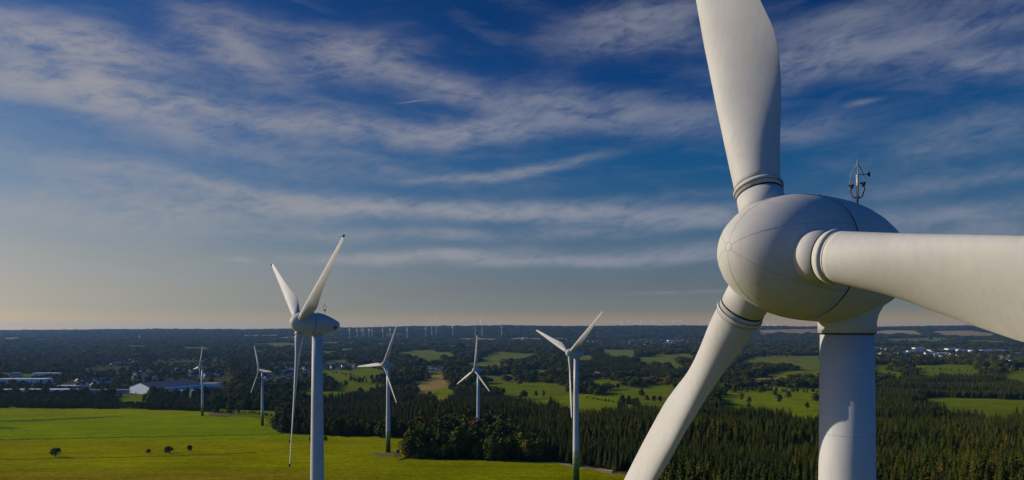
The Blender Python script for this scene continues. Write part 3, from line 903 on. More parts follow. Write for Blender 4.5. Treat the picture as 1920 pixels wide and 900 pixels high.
            for kk in range(3):
                aa = kk * 2.094 + 2.2
                dv = Vector((math.cos(aa), math.sin(aa), 0))
                prof = [(.10, .72), (.26, .95), (.40, 1.25), (.42, 1.55), (.36, 1.9), (.20, 2.22), (.03, 2.42), (0, 2.62)]
                lb.tube([top + dv * r * .85 + Vector((0, 0, z * 1.0 * .92)) for r, z in prof], .018, 6)
            lb.tube([top + Vector((0, 0, 2.38 * .92)), top + Vector((0, 0, 2.72 * .92))], [.03, .012], 6)
            lb.build('lightning_basket', M_STEEL, mast_o, True)
        else:
            cb = MB()
            cb.box(top.x, top.y, top.z + H * 1.0, .5, .4, .25)
            cb.tube([top + Vector((0, 0, H)), top + Vector((-.35, 0, H * 1.5)), top + Vector((-.3, 0, H * 1.9)), top + Vector((0, 0, H * 2.3))], .05, 5)
            cb.tube([top + Vector((0, 0, H)), top + Vector((.35, 0, H * 1.5)), top + Vector((.3, 0, H * 1.9)), top + Vector((0, 0, H * 2.3))], .05, 5)
            cb.build('sensor_head', M_DARK, mast_o)
    if logo:
        # two dark block characters painted round the tail, built as thin raised strips
        lg = MB()
        def strip(s0, s1, a0, a1):
            n = 6; vs = []; fs = []
            for i in range(n + 1):
                for j in range(n + 1):
                    s = s0 + (s1 - s0) * i / n; an = R_(a0 + (a1 - a0) * j / n)
                    r = r_at(s) * fat + .02
                    vs.append(M @ Vector((r * math.cos(an), r * math.sin(an), s)))
            for i in range(n):
                for j in range(n):
                    fs.append((i * (n + 1) + j, (i + 1) * (n + 1) + j, (i + 1) * (n + 1) + j + 1, i * (n + 1) + j + 1))
            lg.add(vs, fs)
        for (s0, s1, a0, a1) in LOGO: strip(s0, s1, a0, a1)
        lg.build('lettering', M_BLACK, nac)
    return root


LOGO_AT = 203
SEAM_ROT = 36
EYES = [(2.6, 40), (4.2, 60), (2.4, 200), (4.0, 330), (4.4, 100)]
MAST_SHIFT = (0, 0, 0)
LOGO_OLD = [(10.55, 10.75, -25, 25), (10.55, 11.05, 14, 25), (10.55, 11.05, -6, 5), (10.55, 11.05, -25, -16), (11.15, 11.35, -25, 25), (11.15, 11.55, 14, 25), (11.45, 11.62, -2, 25), (11.15, 11.55, -6, 4)]
LOGO = [(a_ - .1, b_ - .1, c_ * .75 + LOGO_AT, d_ * .75 + LOGO_AT) for (a_, b_, c_, d_) in LOGO_OLD]
turbine('wind_turbine', (11.11, 29.0, 3.177), R_(66.8), R_(-21.9), -66.5, cone=-.025, pitches=(R_(0), R_(0), R_(0)),
        detail=2, rad_top=1.10, rad_bot=1.75, foot=False, label='huge white wind turbine in the right foreground, close enough to show its hub joints', tipcap=True, split=4.25, tail=.75)
turbine('wind_turbine', (-52.2, 168.0, 1.3), R_(57), R_(58.7), -69.6, detail=1, cone=.012, fat=1.07, pitch=R_(6), foot=False, rad_top=1.22, rad_bot=2.1, logo=True,
        label='second nearest wind turbine, black marks on its nacelle tail, one blade pointing straight down')
turbine('wind_turbine', (31.3, 370.6, -13.6), R_(57.9), R_(50.6), float(zt(34, 372)), detail=1, pitch=R_(6),
        label='white wind turbine with green banded foot between the meadow corner and the spruce wood')
turbine('wind_turbine', (-37.3, 681, -42.1), R_(53.9), R_(2.7), float(zt(-34, 683)), detail=1, pitch=R_(6),
        label='wind turbine whose foot is hidden behind the dark copse in mid picture')
turbine('wind_turbine', (-101.8, 541.9, -29.2), R_(43), R_(25.2), float(zt(-98, 545)), detail=1, pitch=R_(6),
        label='wind turbine on a patch of bare soil next to the wooden hunting stand')
turbine('wind_turbine', (-479.4, 1047, -59.8), R_(52.5), R_(21.4), float(zt(-476, 1049)), detail=1, pitch=R_(6),
        label='farthest large wind turbine, in front of the white factory hall')
turbine('wind_turbine', (-319, 861, -53.0), R_(44.6), R_(90.7), float(zt(-316, 864)), detail=1, pitch=R_(6),
        label='wind turbine beside the row of saplings, one blade pointing right')

# ------------------------------------------------------------------ trees
def foliage(name, stops, rough=.9):
    m_, b, p = material(name)
    oi = b.n('ShaderNodeObjectInfo')
    tc = b.n('ShaderNodeTexCoord')
    col = b.ramp(oi.outputs['Random'], stops)
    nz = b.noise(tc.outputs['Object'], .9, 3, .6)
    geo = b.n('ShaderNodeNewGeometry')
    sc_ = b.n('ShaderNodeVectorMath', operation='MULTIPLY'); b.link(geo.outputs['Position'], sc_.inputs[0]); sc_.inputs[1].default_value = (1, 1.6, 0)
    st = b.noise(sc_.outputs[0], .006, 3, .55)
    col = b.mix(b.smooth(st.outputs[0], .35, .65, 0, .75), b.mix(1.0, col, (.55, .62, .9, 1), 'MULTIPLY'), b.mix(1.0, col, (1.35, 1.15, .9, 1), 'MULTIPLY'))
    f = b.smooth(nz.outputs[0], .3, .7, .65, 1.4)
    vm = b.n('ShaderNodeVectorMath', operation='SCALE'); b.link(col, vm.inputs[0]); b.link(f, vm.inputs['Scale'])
    b.link(vm.outputs[0], p.inputs['Base Color'])
    p.inputs['Roughness'].default_value = rough
    p.inputs['Specular IOR Level'].default_value = .1
    return m_


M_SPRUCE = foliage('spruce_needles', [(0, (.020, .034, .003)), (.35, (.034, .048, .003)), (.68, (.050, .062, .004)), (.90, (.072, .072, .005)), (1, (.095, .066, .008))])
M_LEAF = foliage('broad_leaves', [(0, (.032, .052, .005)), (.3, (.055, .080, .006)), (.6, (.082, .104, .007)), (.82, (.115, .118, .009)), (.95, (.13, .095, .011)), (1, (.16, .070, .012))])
M_BARK = plain('bark', (.085, .062, .042), .9, .1, .3, 2)


def spruce_meshes(seed, H=21.0, R=3.6, lo=.14):
    r = random.Random(seed)
    v = []; f = []
    levels = 20
    for i in range(levels):
        q = (i + r.random() * .6) / levels
        z = H * (lo + (1 - lo) * q)
        rad = R * (1 - q) ** .66 * (.85 + .3 * r.random()) + .12
        if i == 0: rad *= .8
        nb = 9 if i < levels * .7 else 6
        a0 = r.random() * 6.28
        for k in range(nb):
            a = a0 + 6.283 * k / nb + r.uniform(-.25, .25)
            L = rad * r.uniform(.72, 1.18)
            w = .30 * L + .28
            dz = -L * r.uniform(.25, .5)
            ca, sa = math.cos(a), math.sin(a)
            p0 = (0, 0, z + .35)
            m1 = (ca * L * .55 - sa * w, sa * L * .55 + ca * w, z + dz * .45 - .25)
            m2 = (ca * L * .55 + sa * w, sa * L * .55 - ca * w, z + dz * .45 - .25)
            mt = (ca * L * .55, sa * L * .55, z + dz * .3 + .28)
            tp = (ca * L, sa * L, z + dz * .8 + .15)
            n = len(v)
            v += [p0, m1, mt, m2, tp]
            f += [(n, n + 1, n + 2), (n, n + 2, n + 3), (n + 1, n + 4, n + 2), (n + 2, n + 4, n + 3)]
    n = len(v)
    v += [(.14, 0, H * .95), (-.07, .12, H * .95), (-.07, -.12, H * .95), (0, 0, H * 1.03)]
    f += [(n, n + 1, n + 3), (n + 1, n + 2, n + 3), (n + 2, n, n + 3)]
    t = MB().tube([(0, 0, -.6), (0, 0, H * .5), (0, 0, H * .97)], [.28, .18, .04], 6)
    return (v, f), (t.v, t.f)


def broad_meshes(seed, H=15.0, R=5.2, base=.2, n_blob=13, leaves=620, lf=.85, lean=0.0):
    r = random.Random(seed)
    v = []; f = []
    blobs = []
    for i in range(n_blob):
        a = r.random() * 6.283; q = r.random()
        rr = R * .62 * math.sqrt(r.random())
        z = H * (base + .12 + (.78 - base) * q)
        shrink = 1 - abs((z / H) - .52) * .9
        blobs.append((math.cos(a) * rr * shrink + lean * z * .2, math.sin(a) * rr * shrink, z, R * r.uniform(.30, .50) * (.75 + .35 * shrink)))
    blobs.append((lean * H * .1, 0, H * .55, R * .55))
    for i in range(leaves):
        bx, by, bz, br = blobs[r.randrange(len(blobs))]
        th = math.acos(r.uniform(-.75, 1)); ph = r.random() * 6.283
        n = Vector((math.sin(th) * math.cos(ph), math.sin(th) * math.sin(ph), math.cos(th)))
        p = Vector((bx, by, bz)) + n * br * r.uniform(.72, 1.12)
        nn = (n + Vector((r.uniform(-.8, .8), r.uniform(-.8, .8), r.uniform(-.5, .8)))).normalized()
        u = nn.orthogonal().normalized(); w = nn.cross(u)
        an = r.random() * 6.28
        u, w = u * math.cos(an) + w * math.sin(an), w * math.cos(an) - u * math.sin(an)
        s_ = lf * r.uniform(.55, 1.25)
        k = len(v)
        v += [p + u * s_, p + w * s_ * .6 + nn * .12, p - u * s_ * .9, p - w * s_ * .65 + nn * .1]
        f += [(k, k + 1, k + 2, k + 3)]
    t = MB().tube([(0, 0, -.6), (lean * H * .03, .1, H * base), (lean * H * .08, 0, H * .5)], [.42, .32, .18], 7)
    for i in range(5):
        bx, by, bz, br = blobs[i]
        t.tube([(lean * H * .03, .1, H * (base + .03 * i)), (bx * .5, by * .5, (bz + H * base) * .5 + .6), (bx, by, bz)], [.2, .13, .05], 5)
    return (v, f), (t.v, t.f)


PROTO = {'spruce': [], 'broad': []}
for i in range(4):
    cr, tr = spruce_meshes(20 + i, R=[3.5, 4.1, 3.1, 3.8][i])
    PROTO['spruce'].append((cr, tr))
for i, kw in enumerate([dict(), dict(R=6.0, H=14), dict(R=4.0, H=16, base=.22), dict(R=5.0, H=15, n_blob=17), dict(R=5.6, H=12, base=.12), dict(R=5.4, H=8, base=.22, n_blob=7, leaves=420, lf=.75, lean=.5)]):
    cr, tr = broad_meshes(40 + i, **kw)
    PROTO['broad'].append((cr, tr))
MESH = {}


def tree_mesh(sp, i):
    if (sp, i) not in MESH:
        (cv, cf), (tv, tf) = PROTO[sp][i]
        out = []
        for nm, vv, ff, mt in (('crown', cv, cf, M_SPRUCE if sp == 'spruce' else M_LEAF), ('trunk', tv, tf, M_BARK)):
            me = bpy.data.meshes.new(sp + '_' + nm)
            me.from_pydata([tuple(q) for q in vv], [], ff)
            me.materials.append(mt); me.update()
            out.append(me)
        MESH[(sp, i)] = out
    return MESH[(sp, i)]


def tree(sp, i, loc, sc, rz, label, group=None, name=None):
    o = empty(name or ('spruce_tree' if sp == 'spruce' else 'broadleaf_tree'), loc, rz)
    o.scale = sc
    setp(o, label, 'tree', group)
    for nm, me in zip(('crown', 'trunk'), tree_mesh(sp, i)):
        c = bpy.data.objects.new(nm, me); C.objects.link(c); c.parent = o
    return o


TURB = [(34, 372), (-34, 683), (-98, 545), (-476, 1049), (-316, 864), (-48, 170), (15, 31)]
FPOLY = [p for p, _ in FIELDS]
CONIF = [[(520, 812), (620, 745), (760, 738), (1000, 750), (1250, 768), (1540, 772), (1640, 735), (1700, 700), (2400, 700), (2600, 2000), (1020, 2000), (1020, 866), (960, 812), (860, 800), (800, 812)],
         [(1080, 664), (1200, 664), (1200, 700), (1290, 690), (1290, 706), (1080, 700)], [(1080, 665), (1190, 665), (1190, 684), (1080, 684)]]
HALL_CLEAR = []      # filled below: (x, y, radius)


def scatter(s0, k, Dmin, Dmax, seed, sp):
    g = np.random.default_rng(seed)
    xs = []; ys = []
    D = Dmin
    while D < Dmax:
        s = s0 + k * D
        n = int(1.64 * D / s)
        x = (np.arange(n) - n / 2) * s + g.uniform(-.45, .45, n) * s
        xs.append(x); ys.append(D + g.uniform(-.45, .45, n) * s)
        D += s
    x = np.concatenate(xs); y = np.concatenate(ys)
    z = zt(x, y)
    px, py = to_px(x, y, z)
    con = in_any(CONIF, px, py)
    keep = con if sp == 'spruce' else ~con
    hgt = 23.0 if sp == 'spruce' else 14.0
    keep &= ~in_any(FPOLY[:1], *wobble(px, py))
    for q in (0, .5, 1.0):
        keep &= ~in_any(FPOLY[1:], *wobble(px, py - FPX * hgt * q / y))
    # crowns must not hang far into a field sideways
    for sgn in (-1, 1):
        keep &= ~in_any(FPOLY[1:], *wobble(px + sgn * FPX * 2.5 / y, py - FPX * hgt * .5 / y))
        keep &= ~in_any(FPOLY[:1], *wobble(px + sgn * FPX * 2.0 / y, py))
    for tx, ty in TURB:
        keep &= (x - tx) ** 2 + (y - ty) ** 2 > 13 ** 2
    town = in_any(TOWNS, px, py)
    keep &= ~(town & (g.random(len(x)) < .78))
    for hx, hy, hr in HALL_CLEAR:
        keep &= (x - hx) ** 2 + (y - hy) ** 2 > hr ** 2
    # open patches and rides
    gap = np.sin(x / 140 + np.sin(y / 210) * 2) * np.sin(y / 170 + x / 500)
    keep &= ~((y > 1700) & (gap > .55) & ~con)
    return x[keep], y[keep], z[keep], s0 + k * y[keep], town[keep]


# ---------------- buildings first, so that trees keep clear of them
M_HWALL = [plain('render_white', (.82, .80, .76), .8), plain('render_cream', (.50, .44, .34), .8), plain('brick_wall', (.26, .13, .085), .85)]
M_HROOF = [plain('slate_roof', (.055, .058, .065), .5, .4), plain('clay_roof', (.20, .095, .06), .8), plain('brown_roof', (.12, .075, .055), .8)]
M_GLASS = plain('window_glass', (.03, .035, .045), .15, .6)
M_METAL_W = plain('white_cladding', (.82, .82, .82), .5, .4, .08, .05)
M_METAL_G = plain('grey_cladding', (.24, .26, .29), .55, .4, .1, .05)
M_ROOF_D = plain('dark_sheet_roof', (.06, .07, .09), .5, .4, .1, .05)
M_ROOF_L = plain('pale_sheet_roof', (.60, .61, .62), .45, .4, .15, .03)
M_ROOF_M = plain('grey_sheet_roof', (.18, .19, .21), .5, .4, .15, .03)


def gable(name, w, l, h, rh, ov, mat, parent):
    """solid gable roof, ridge along local x"""
    a = w / 2 + ov; b = l / 2 + ov; t = .35
    v = []
    for x in (-b, b):
        v += [(x, -a, h - .25), (x, 0, h + rh), (x, a, h - .25), (x, a, h - .25 + t), (x, 0, h + rh + t), (x, -a, h - .25 + t)]
    f = [(0, 1, 4, 5), (1, 2, 3, 4), (6, 11, 10, 7), (7, 10, 9, 8), (5, 4, 10, 11), (4, 3, 9, 10), (0, 6, 7, 1), (1, 7, 8, 2), (0, 5, 11, 6), (2, 8, 9, 3)]
    return mesh_obj(name, v, f, mat, parent)


def wallbox(w, l, h, rh):
    b = l / 2; a = w / 2
    v = [(-b, -a, -2), (b, -a, -2), (b, a, -2), (-b, a, -2), (-b, -a, h), (b, -a, h), (b, a, h), (-b, a, h)]
    f = [(0, 1, 5, 4), (2, 3, 7, 6)]
    if rh > 0:
        v += [(-b, 0, h + rh - .02), (b, 0, h + rh - .02)]
        f += [(1, 2, 6, 9, 5), (3, 0, 4, 8, 7)]
    else:
        f += [(1, 2, 6, 5), (3, 0, 4, 7), (4, 5, 6, 7)]
    return v, f


def house_proto(wi, ri, w, l, h, rh):
    o = empty('house')
    v, f = wallbox(w, l, h, rh)
    mesh_obj('wall', v, f, M_HWALL[wi], o)
    rf = gable('roof', w, l, h, rh, .45, M_HROOF[ri], o)
    MB().box(l * .22, .9, h + rh + .2, .8, .6, 1.8).build('chimney', M_HWALL[2], rf)
    for sx in (-.28, .28):
        for sy in (-1, 1):
            MB().box(sx * l, sy * (w / 2 + .01), h * .42, 1.5, .12, 1.4).build('window', M_GLASS, o)
    return o


def copy_thing(o):
    c = o.copy(); C.objects.link(c)
    for ch in list(o.children):
        d = ch.copy(); C.objects.link(d); d.parent = c
        for g in list(ch.children):
            e = g.copy(); C.objects.link(e); e.parent = d
    return c


HP = {}
PROPS = [(9, 13, 5.5, 4.5), (10, 11, 6, 5), (8, 16, 4, 4)]
WN = ['white rendered', 'cream rendered', 'brick']
RN = ['dark slate', 'red tiled', 'brown']


def house(px, py, sc, rz, wi, ri, pi, where, group):
    key = (wi, ri, pi)
    if key not in HP:
        HP[key] = house_proto(wi, ri, *PROPS[pi]); o = HP[key]
    else:
        o = copy_thing(HP[key])
    p = at(px, py)
    o.location = (p.x, p.y, p.z - .1); o.scale = (sc, sc, sc); o.rotation_euler = (0, 0, rz)
    setp(o, '%s house with %s roof %s' % (WN[wi], RN[ri], where), 'house', group)
    HALL_CLEAR.append((p.x, p.y + 0, 11))
    HALL_CLEAR.append((p.x, p.y - 18, 12))
    if p.y < 4500: HALL_CLEAR.append((p.x, p.y - 38, 12))
    return o


rh_ = random.Random(3)
CLUST = [  # px, py, spread x, spread y, count, where
    (268, 703, 26, 6, 22, 'behind the white factory hall'),
    (335, 700, 30, 7, 24, 'in the village above the factory roof'),
    (225, 683, 34, 5, 16, 'on the wooded slope at far left'),
    (165, 722, 26, 6, 18, 'beside the long grey works'),
    (395, 705, 30, 6, 10, 'among trees right of the factory'),
    (528, 712, 30, 7, 18, 'in the hamlet beyond the saplings'),
    (545, 693, 30, 4, 16, 'near the spired church'),
    (635, 690, 34, 2.6, 24, 'along the green hill field'),
    (806, 693, 24, 2.2, 16, 'in the row above the tan field'),
    (925, 690, 34, 1.8, 14, 'on the road right of that row'),
    (985, 688, 20, 2, 6, 'by the small pale field'),
    (1110, 642, 26, 3, 16, 'in the distant town, left part'),
    (1180, 648, 36, 4, 16, 'in the distant town, middle part'),
    (1270, 641, 40, 3, 10, 'in the distant town, right part'),
    (1515, 657, 26, 2, 6, 'at the left edge of the big tower'),
    (1660, 662, 30, 6, 12, 'just right of the big tower'),
    (1760, 668, 40, 5, 18, 'in the right hand town centre'),
    (1860, 676, 36, 7, 30, 'at the right edge of the town'),
    (1000, 633, 40, 2, 6, 'on the far wooded rise'),
]
for (cx, cy, sx, sy, n, where) in CLUST:
    for i in range(n):
        px = cx + rh_.uniform(-1, 1) * sx; py = cy + rh_.uniform(-1, 1) * sy
        q = rh_.random()
        wi = 0 if q < .55 else (1 if q < .8 else 2)
        ri = rh_.choice([0, 0, 1, 2])
        pi = rh_.randrange(3)
        D = at(px, py).y
        house(px, py, 1.08 + .35 * min(1, D / 4000), rh_.choice([0, .4, 1.2, 1.57, 2.2]) + rh_.uniform(-.2, .2), wi, ri, pi, where, 'houses ' + where)


def hall(px, py, w, l, h, rh, ang, wm, rm, label, skylights=0, bands=True):
    p = at(px, py)
    o = empty('factory_hall', (p.x, p.y, p.z), R_(ang))
    setp(o, label, 'building')
    v, f = wallbox(w, l, h, rh)
    mesh_obj('wall', v, f, wm, o)
    if rh > 0:
        rf = gable('roof', w, l, h, rh, .6, rm, o)
    else:
        mb = MB().box(0, 0, h + .35, l + .8, w + .8, .7)
        rf = mb.build('roof', rm, o)
    if bands:
        mb = MB()
        n = max(2, int(l / 9))
        for i in range(n):
            for s in (-1, 1):
                mb.box(-l / 2 + (i + .5) * l / n, s * (w / 2 + .02), h * .62, l / n * .62, .15, h * .14)
        mb.build('window_band', M_GLASS, o)
        mb = MB()
        for i in (-.3, .1, .35):
            mb.box(i * l, -w / 2 - .03, 2.2, 4.5, .2, 4.4)
        mb.box(-l / 2 - .03, -w * .2, 2.4, .2, 5, 4.8); mb.box(-l / 2 - .03, w * .2, 2.4, .2, 5, 4.8)
        mb.build('loading_door', M_METAL_G, o)
    for i in range(skylights):
        x = -l / 2 + (i + .5) * l / skylights
        MB().box(x, 0 if rh <= 0 else -w * .25, h + (.9 if rh <= 0 else rh * .5 + .45), 3, 3, .8).build('roof_light', M_METAL_W, rf)
    n = int(max(l, w) / 22) + 1
    for i in range(n):
        t = (i + .5) / n - .5
        dx, dy = math.cos(R_(ang)) * t * l, math.sin(R_(ang)) * t * l
        HALL_CLEAR.append((p.x + dx, p.y + dy, w * .62 + 6))
        HALL_CLEAR.append((p.x + dx, p.y + dy - 35, w * .5 + 8))
    return o


hall(313, 735, 84, 140, 17, 11, 60, M_METAL_W, M_ROOF_D, 'big white factory hall with dark gabled roof behind the farthest large turbine')
hall(386, 731, 55, 62, 17, 0, 8, M_METAL_W, M_ROOF_M, 'white flat roofed block joined to the right of the gabled factory hall', 4)
hall(350, 738, 22, 40, 7, 0, 8, M_METAL_G, M_ROOF_L, 'low annexe with pale roof in front of the gabled factory hall')
hall(425, 733, 22, 40, 6, 0, -3, M_METAL_G, M_ROOF_M, 'low grey shed at the right end of the factory yard')
hall(55, 738, 34, 210, 10, 0, 5, M_METAL_W, M_ROOF_L, 'very long pale roofed works behind the left hedge', 9)
hall(170, 738, 26, 110, 9, 0, 3, M_METAL_G, M_ROOF_D, 'dark roofed works with small windows next to the long pale one', 3)
hall(225, 736, 20, 60, 7, 0, 3, M_METAL_G, M_ROOF_M, 'grey works block between lawn and the dark roofed works')
hall(45, 717, 40, 150, 11, 0, 2, M_METAL_W, M_ROOF_L, 'second pale flat hall, behind the long works on the left edge', 6)
hall(88, 704, 30, 90, 9, 0, 2, M_METAL_W, M_ROOF_L, 'small pale hall half hidden by trees on the left', 3)
hall(30, 706, 22, 30, 14, 0, 2, M_HWALL[1], M_ROOF_M, 'square cream block among trees at the left edge')
hall(130, 728, 24, 60, 7, 0, -8, M_METAL_G, M_ROOF_L, 'grey shed in the works yard behind the round tree')
hall(196, 719, 16, 34, 7, 5, 25, M_HWALL[0], M_HROOF[0], 'white gabled hall at the village edge left of the factory')
hall(320, 639.5, 50, 190, 10, 0, 0, M_METAL_W, M_ROOF_L, 'far pale hall on the plain at upper left')
hall(346, 639.5, 50, 90, 10, 0, 0, M_METAL_W, M_ROOF_L, 'shorter far pale hall next to the long one at upper left')
hall(408, 639.5, 50, 110, 14, 0, 0, M_HWALL[1], M_ROOF_L, 'far cream hall on the plain right of the pale ones')
hall(424, 641, 40, 60, 10, 0, 0, M_METAL_W, M_ROOF_L, 'small far hall right of the cream one')
hall(1188, 641.5, 40, 90, 12, 0, 4, M_HWALL[2], M_ROOF_L, 'brick red hall in the distant town, middle part')
hall(1215, 641.5, 40, 80, 12, 0, 4, M_METAL_W, M_ROOF_L, 'white hall beside the brick red one in the distant town')
hall(1262, 640, 60, 130, 14, 0, 2, M_METAL_W, M_ROOF_L, 'large white hall of the distant town left of the hub')
hall(1258, 645, 50, 100, 12, 0, 2, M_METAL_W, M_ROOF_L, 'white hall in front of the largest one in the distant town')
hall(1305, 644, 40, 100, 10, 0, 2, M_METAL_G, M_ROOF_L, 'grey hall at the right end of the distant town')
hall(1508, 655, 30, 90, 9, 0, 3, M_HWALL[2], M_ROOF_M, 'red brick farm hall left of the big tower')
hall(1528, 660, 26, 60, 9, 0, 3, M_METAL_W, M_ROOF_L, 'white farm shed left of the big tower')
for i, (px, py, w, l, h, lab) in enumerate([
    (1648, 654, 36, 110, 10, 'pale hall just right of the big tower'), (1664, 655, 34, 90, 9, 'second pale hall right of the big tower'),
    (1695, 663, 34, 70, 11, 'white hall at the left end of the town centre'), (1722, 656, 46, 80, 17, 'tall white block of the right hand town'),
    (1716, 660.5, 40, 110, 10, 'long white shop hall below the tall white block'), (1757, 659, 80, 110, 12, 'large pale roofed hall in the town centre'),
    (1766, 664, 60, 90, 10, 'white hall in front of the large pale roofed one'), (1770, 671, 30, 50, 12, 'white cube at the lower edge of the town centre'),
    (1785, 657, 50, 90, 14, 'white hall right of the town centre'), (1808, 658.5, 40, 100, 12, 'long pale hall right of the town centre'),
    (1832, 659.5, 40, 110, 10, 'low pale hall in the right hand town'), (1862, 659.5, 50, 190, 12, 'longest white hall of the right hand town'),
    (1752, 671, 30, 80, 8, 'blue grey shed at the lower edge of the town'), (1900, 664, 36, 80, 9, 'pale hall at the right picture edge')]):
    hall(px, py, w, l, h, 0, (2, -3, 12, 0, -10)[i % 5], M_METAL_G if 'grey' in lab else M_METAL_W, M_ROOF_L, lab)


def church(px, py):
    p = at(px, py)
    o = empty('church', p, .3); setp(o, 'brick church with a slim pointed spire among village trees', 'church')
    v, f = wallbox(14, 30, 11, 8)
    mesh_obj('nave', v, f, M_HWALL[2], o); gable('roof', 14, 30, 11, 8, .4, M_HROOF[0], o)
    MB().box(-18, 0, 11, 7, 7, 26).build('bell_tower', M_HWALL[2], o)
    MB().lathe([(0, 5), (26, 0)], 4, Matrix.Translation((-18, 0, 24)) @ Matrix.Rotation(math.pi / 4, 4, 'Z')).build('spire', M_HROOF[0], o)
    HALL_CLEAR.append((p.x, p.y, 24))


church(522, 689)


def tower_block(px, py, w, h, label, mat, name='tower_building'):
    p = at(px, py)
    o = empty(name, p); setp(o, label, 'tower')
    MB().box(0, 0, h / 2 - 1, w, w, h + 2).build('shaft', mat, o)
    MB().box(0, 0, h + .5, w * 1.15, w * 1.15, 1).build('cap', M_ROOF_M, o)
    HALL_CLEAR.append((p.x, p.y, 20))


tower_block(797.5, 643, 12, 34, 'lone white tower standing out of the woods in mid distance', M_METAL_W)
tower_block(1062, 642, 13, 44, 'white tower beside the distant town in mid picture', M_METAL_W)
tower_block(261.5, 637, 16, 62, 'pale hazy tower on the far plain at the left', M_METAL_W)


def lattice_mast(px, py, h, w, label):
    p = at(px, py)
    o = empty('lattice_mast', p); setp(o, label, 'mast')
    mb = MB()
    for sx, sy in ((-1, -1), (1, -1), (1, 1), (-1, 1)):
        mb.tube([(sx * w, sy * w, -1), (sx * w * .25, sy * w * .25, h)], .16, 4)
    mb.build('mast_leg', M_STEEL, o)
    mb = MB(); n = 9
    for i in range(n):
        q0, q1 = i / n, (i + 1) / n
        a0 = w * (1 - .75 * q0); a1 = w * (1 - .75 * q1)
        for (c0, c1) in (((-1, -1), (1, -1)), ((1, -1), (1, 1)), ((1, 1), (-1, 1)), ((-1, 1), (-1, -1))):
            mb.tube([(c0[0] * a0, c0[1] * a0, h * q0), (c1[0] * a1, c1[1] * a1, h * q1)], .09, 3)
            mb.tube([(c1[0] * a0, c1[1] * a0, h * q0), (c0[0] * a1, c0[1] * a1, h * q1)], .09, 3)
    mb.build('bracing', M_STEEL, o)
    MB().tube([(-w, 0, h * .96), (w, 0, h * .96)], .14, 4).build('cross_arm', M_STEEL, o)


lattice_mast(357, 752, 38, 2.4, 'thin grey lattice mast in front of the factory hall')
lattice_mast(1004, 690, 42, 3, 'grey lattice mast left of the green footed turbine')

# ---------------- field furniture
def hunting_stand():
    p = at(746, 858)
    o = empty('hunting_stand', p, .3); setp(o, 'dark wooden hunting stand on splayed legs at the edge of the copse', 'hunting stand')
    for sx, sy in ((-1, -1), (1, -1), (1, 1), (-1, 1)):
        MB().tube([(sx * 2.3, sy * 2.0, -.3), (sx * .9, sy * .9, 3.6)], .13, 6).build('leg', M_BARK, o)
    MB().tube([(-1.9, -1.7, .9), (1.0, -1.0, 3.2)], .08, 5).tube([(1.9, -1.7, .9), (-1.0, -1.0, 3.2)], .08, 5).build('brace', M_BARK, o)
    cb = MB().box(0, 0, 3.65, 2.3, 2.2, .14)
    cb.build('floor_board', M_BARK, o)
    w = MB().box(0, -1.0, 4.3, 2.2, .1, 1.1).box(0, 1.0, 4.6, 2.2, .1, 1.8).box(-1.05, 0, 4.4, .1, 1.9, 1.4).box(1.05, 0, 4.4, .1, 1.9, 1.4)
    w.build('cabin_wall', M_BARK, o)
    MB().box(0, 0, 5.75, 2.8, 2.8, .14).build('roof', M_ROOF_D, o)
    MB().tube([(.35, -3.0, -.2), (.3, -1.1, 3.7)], .06, 5).tube([(-.35, -3.0, -.2), (-.3, -1.1, 3.7)], .06, 5).build('ladder', M_BARK, o)


hunting_stand()


def log_pile(px, py):
    p = at(px, py)
    o = empty('log_stack', p, -.4); setp(o, 'pale cut logs stacked beside the track at the spruce edge', 'log stack')
    k = 0
    for row, n in ((0, 7), (1, 6), (2, 5)):
        for i in range(n):
            y = (i - (n - 1) / 2) * .62
            MB().tube([(-2.6, y, .3 + row * .54), (2.6, y, .3 + row * .54)], .29, 8).build('log', M_LOG, o)


M_LOG = plain('cut_timber', (.42, .33, .22), .85)
log_pile(1141, 887)

# ---------------- distant wind turbines
M_FARW = plain('far_turbine_white', (.68, .68, .68), .5)


def far_proto():
    o = empty('distant_wind_turbine')
    MB().lathe([(0, 3.3), (120, 2.3)], 8).build('tower', M_FARW, o)
    MB().box(0, 1, 121.5, 5, 13, 5).build('nacelle', M_FARW, o)
    for k in range(3):
        b = MB()
        a = k * 2.0944
        d = Vector((math.sin(a), 0, math.cos(a))); w = Vector((math.cos(a), 0, -math.sin(a)))
        c0 = Vector((0, -7, 121.5))
        b.add([c0 + w * 1.2, c0 - w * 1.2, c0 + d * 12 - w * 2.8, c0 + d * 47, c0 + d * 12 + w * 1.6,
               c0 + w * 1.2 + Vector((0, 1.2, 0)), c0 - w * 1.2 + Vector((0, 1.2, 0)), c0 + d * 12 - w * 2.8 + Vector((0, 1, 0)), c0 + d * 47 + Vector((0, .3, 0)), c0 + d * 12 + w * 1.6 + Vector((0, 1, 0))],
              [(0, 1, 2, 3, 4), (9, 8, 7, 6, 5), (0, 5, 6, 1), (1, 6, 7, 2), (2, 7, 8, 3), (3, 8, 9, 4), (4, 9, 5, 0)])
        b.build('blade', M_FARW, o)
    return o


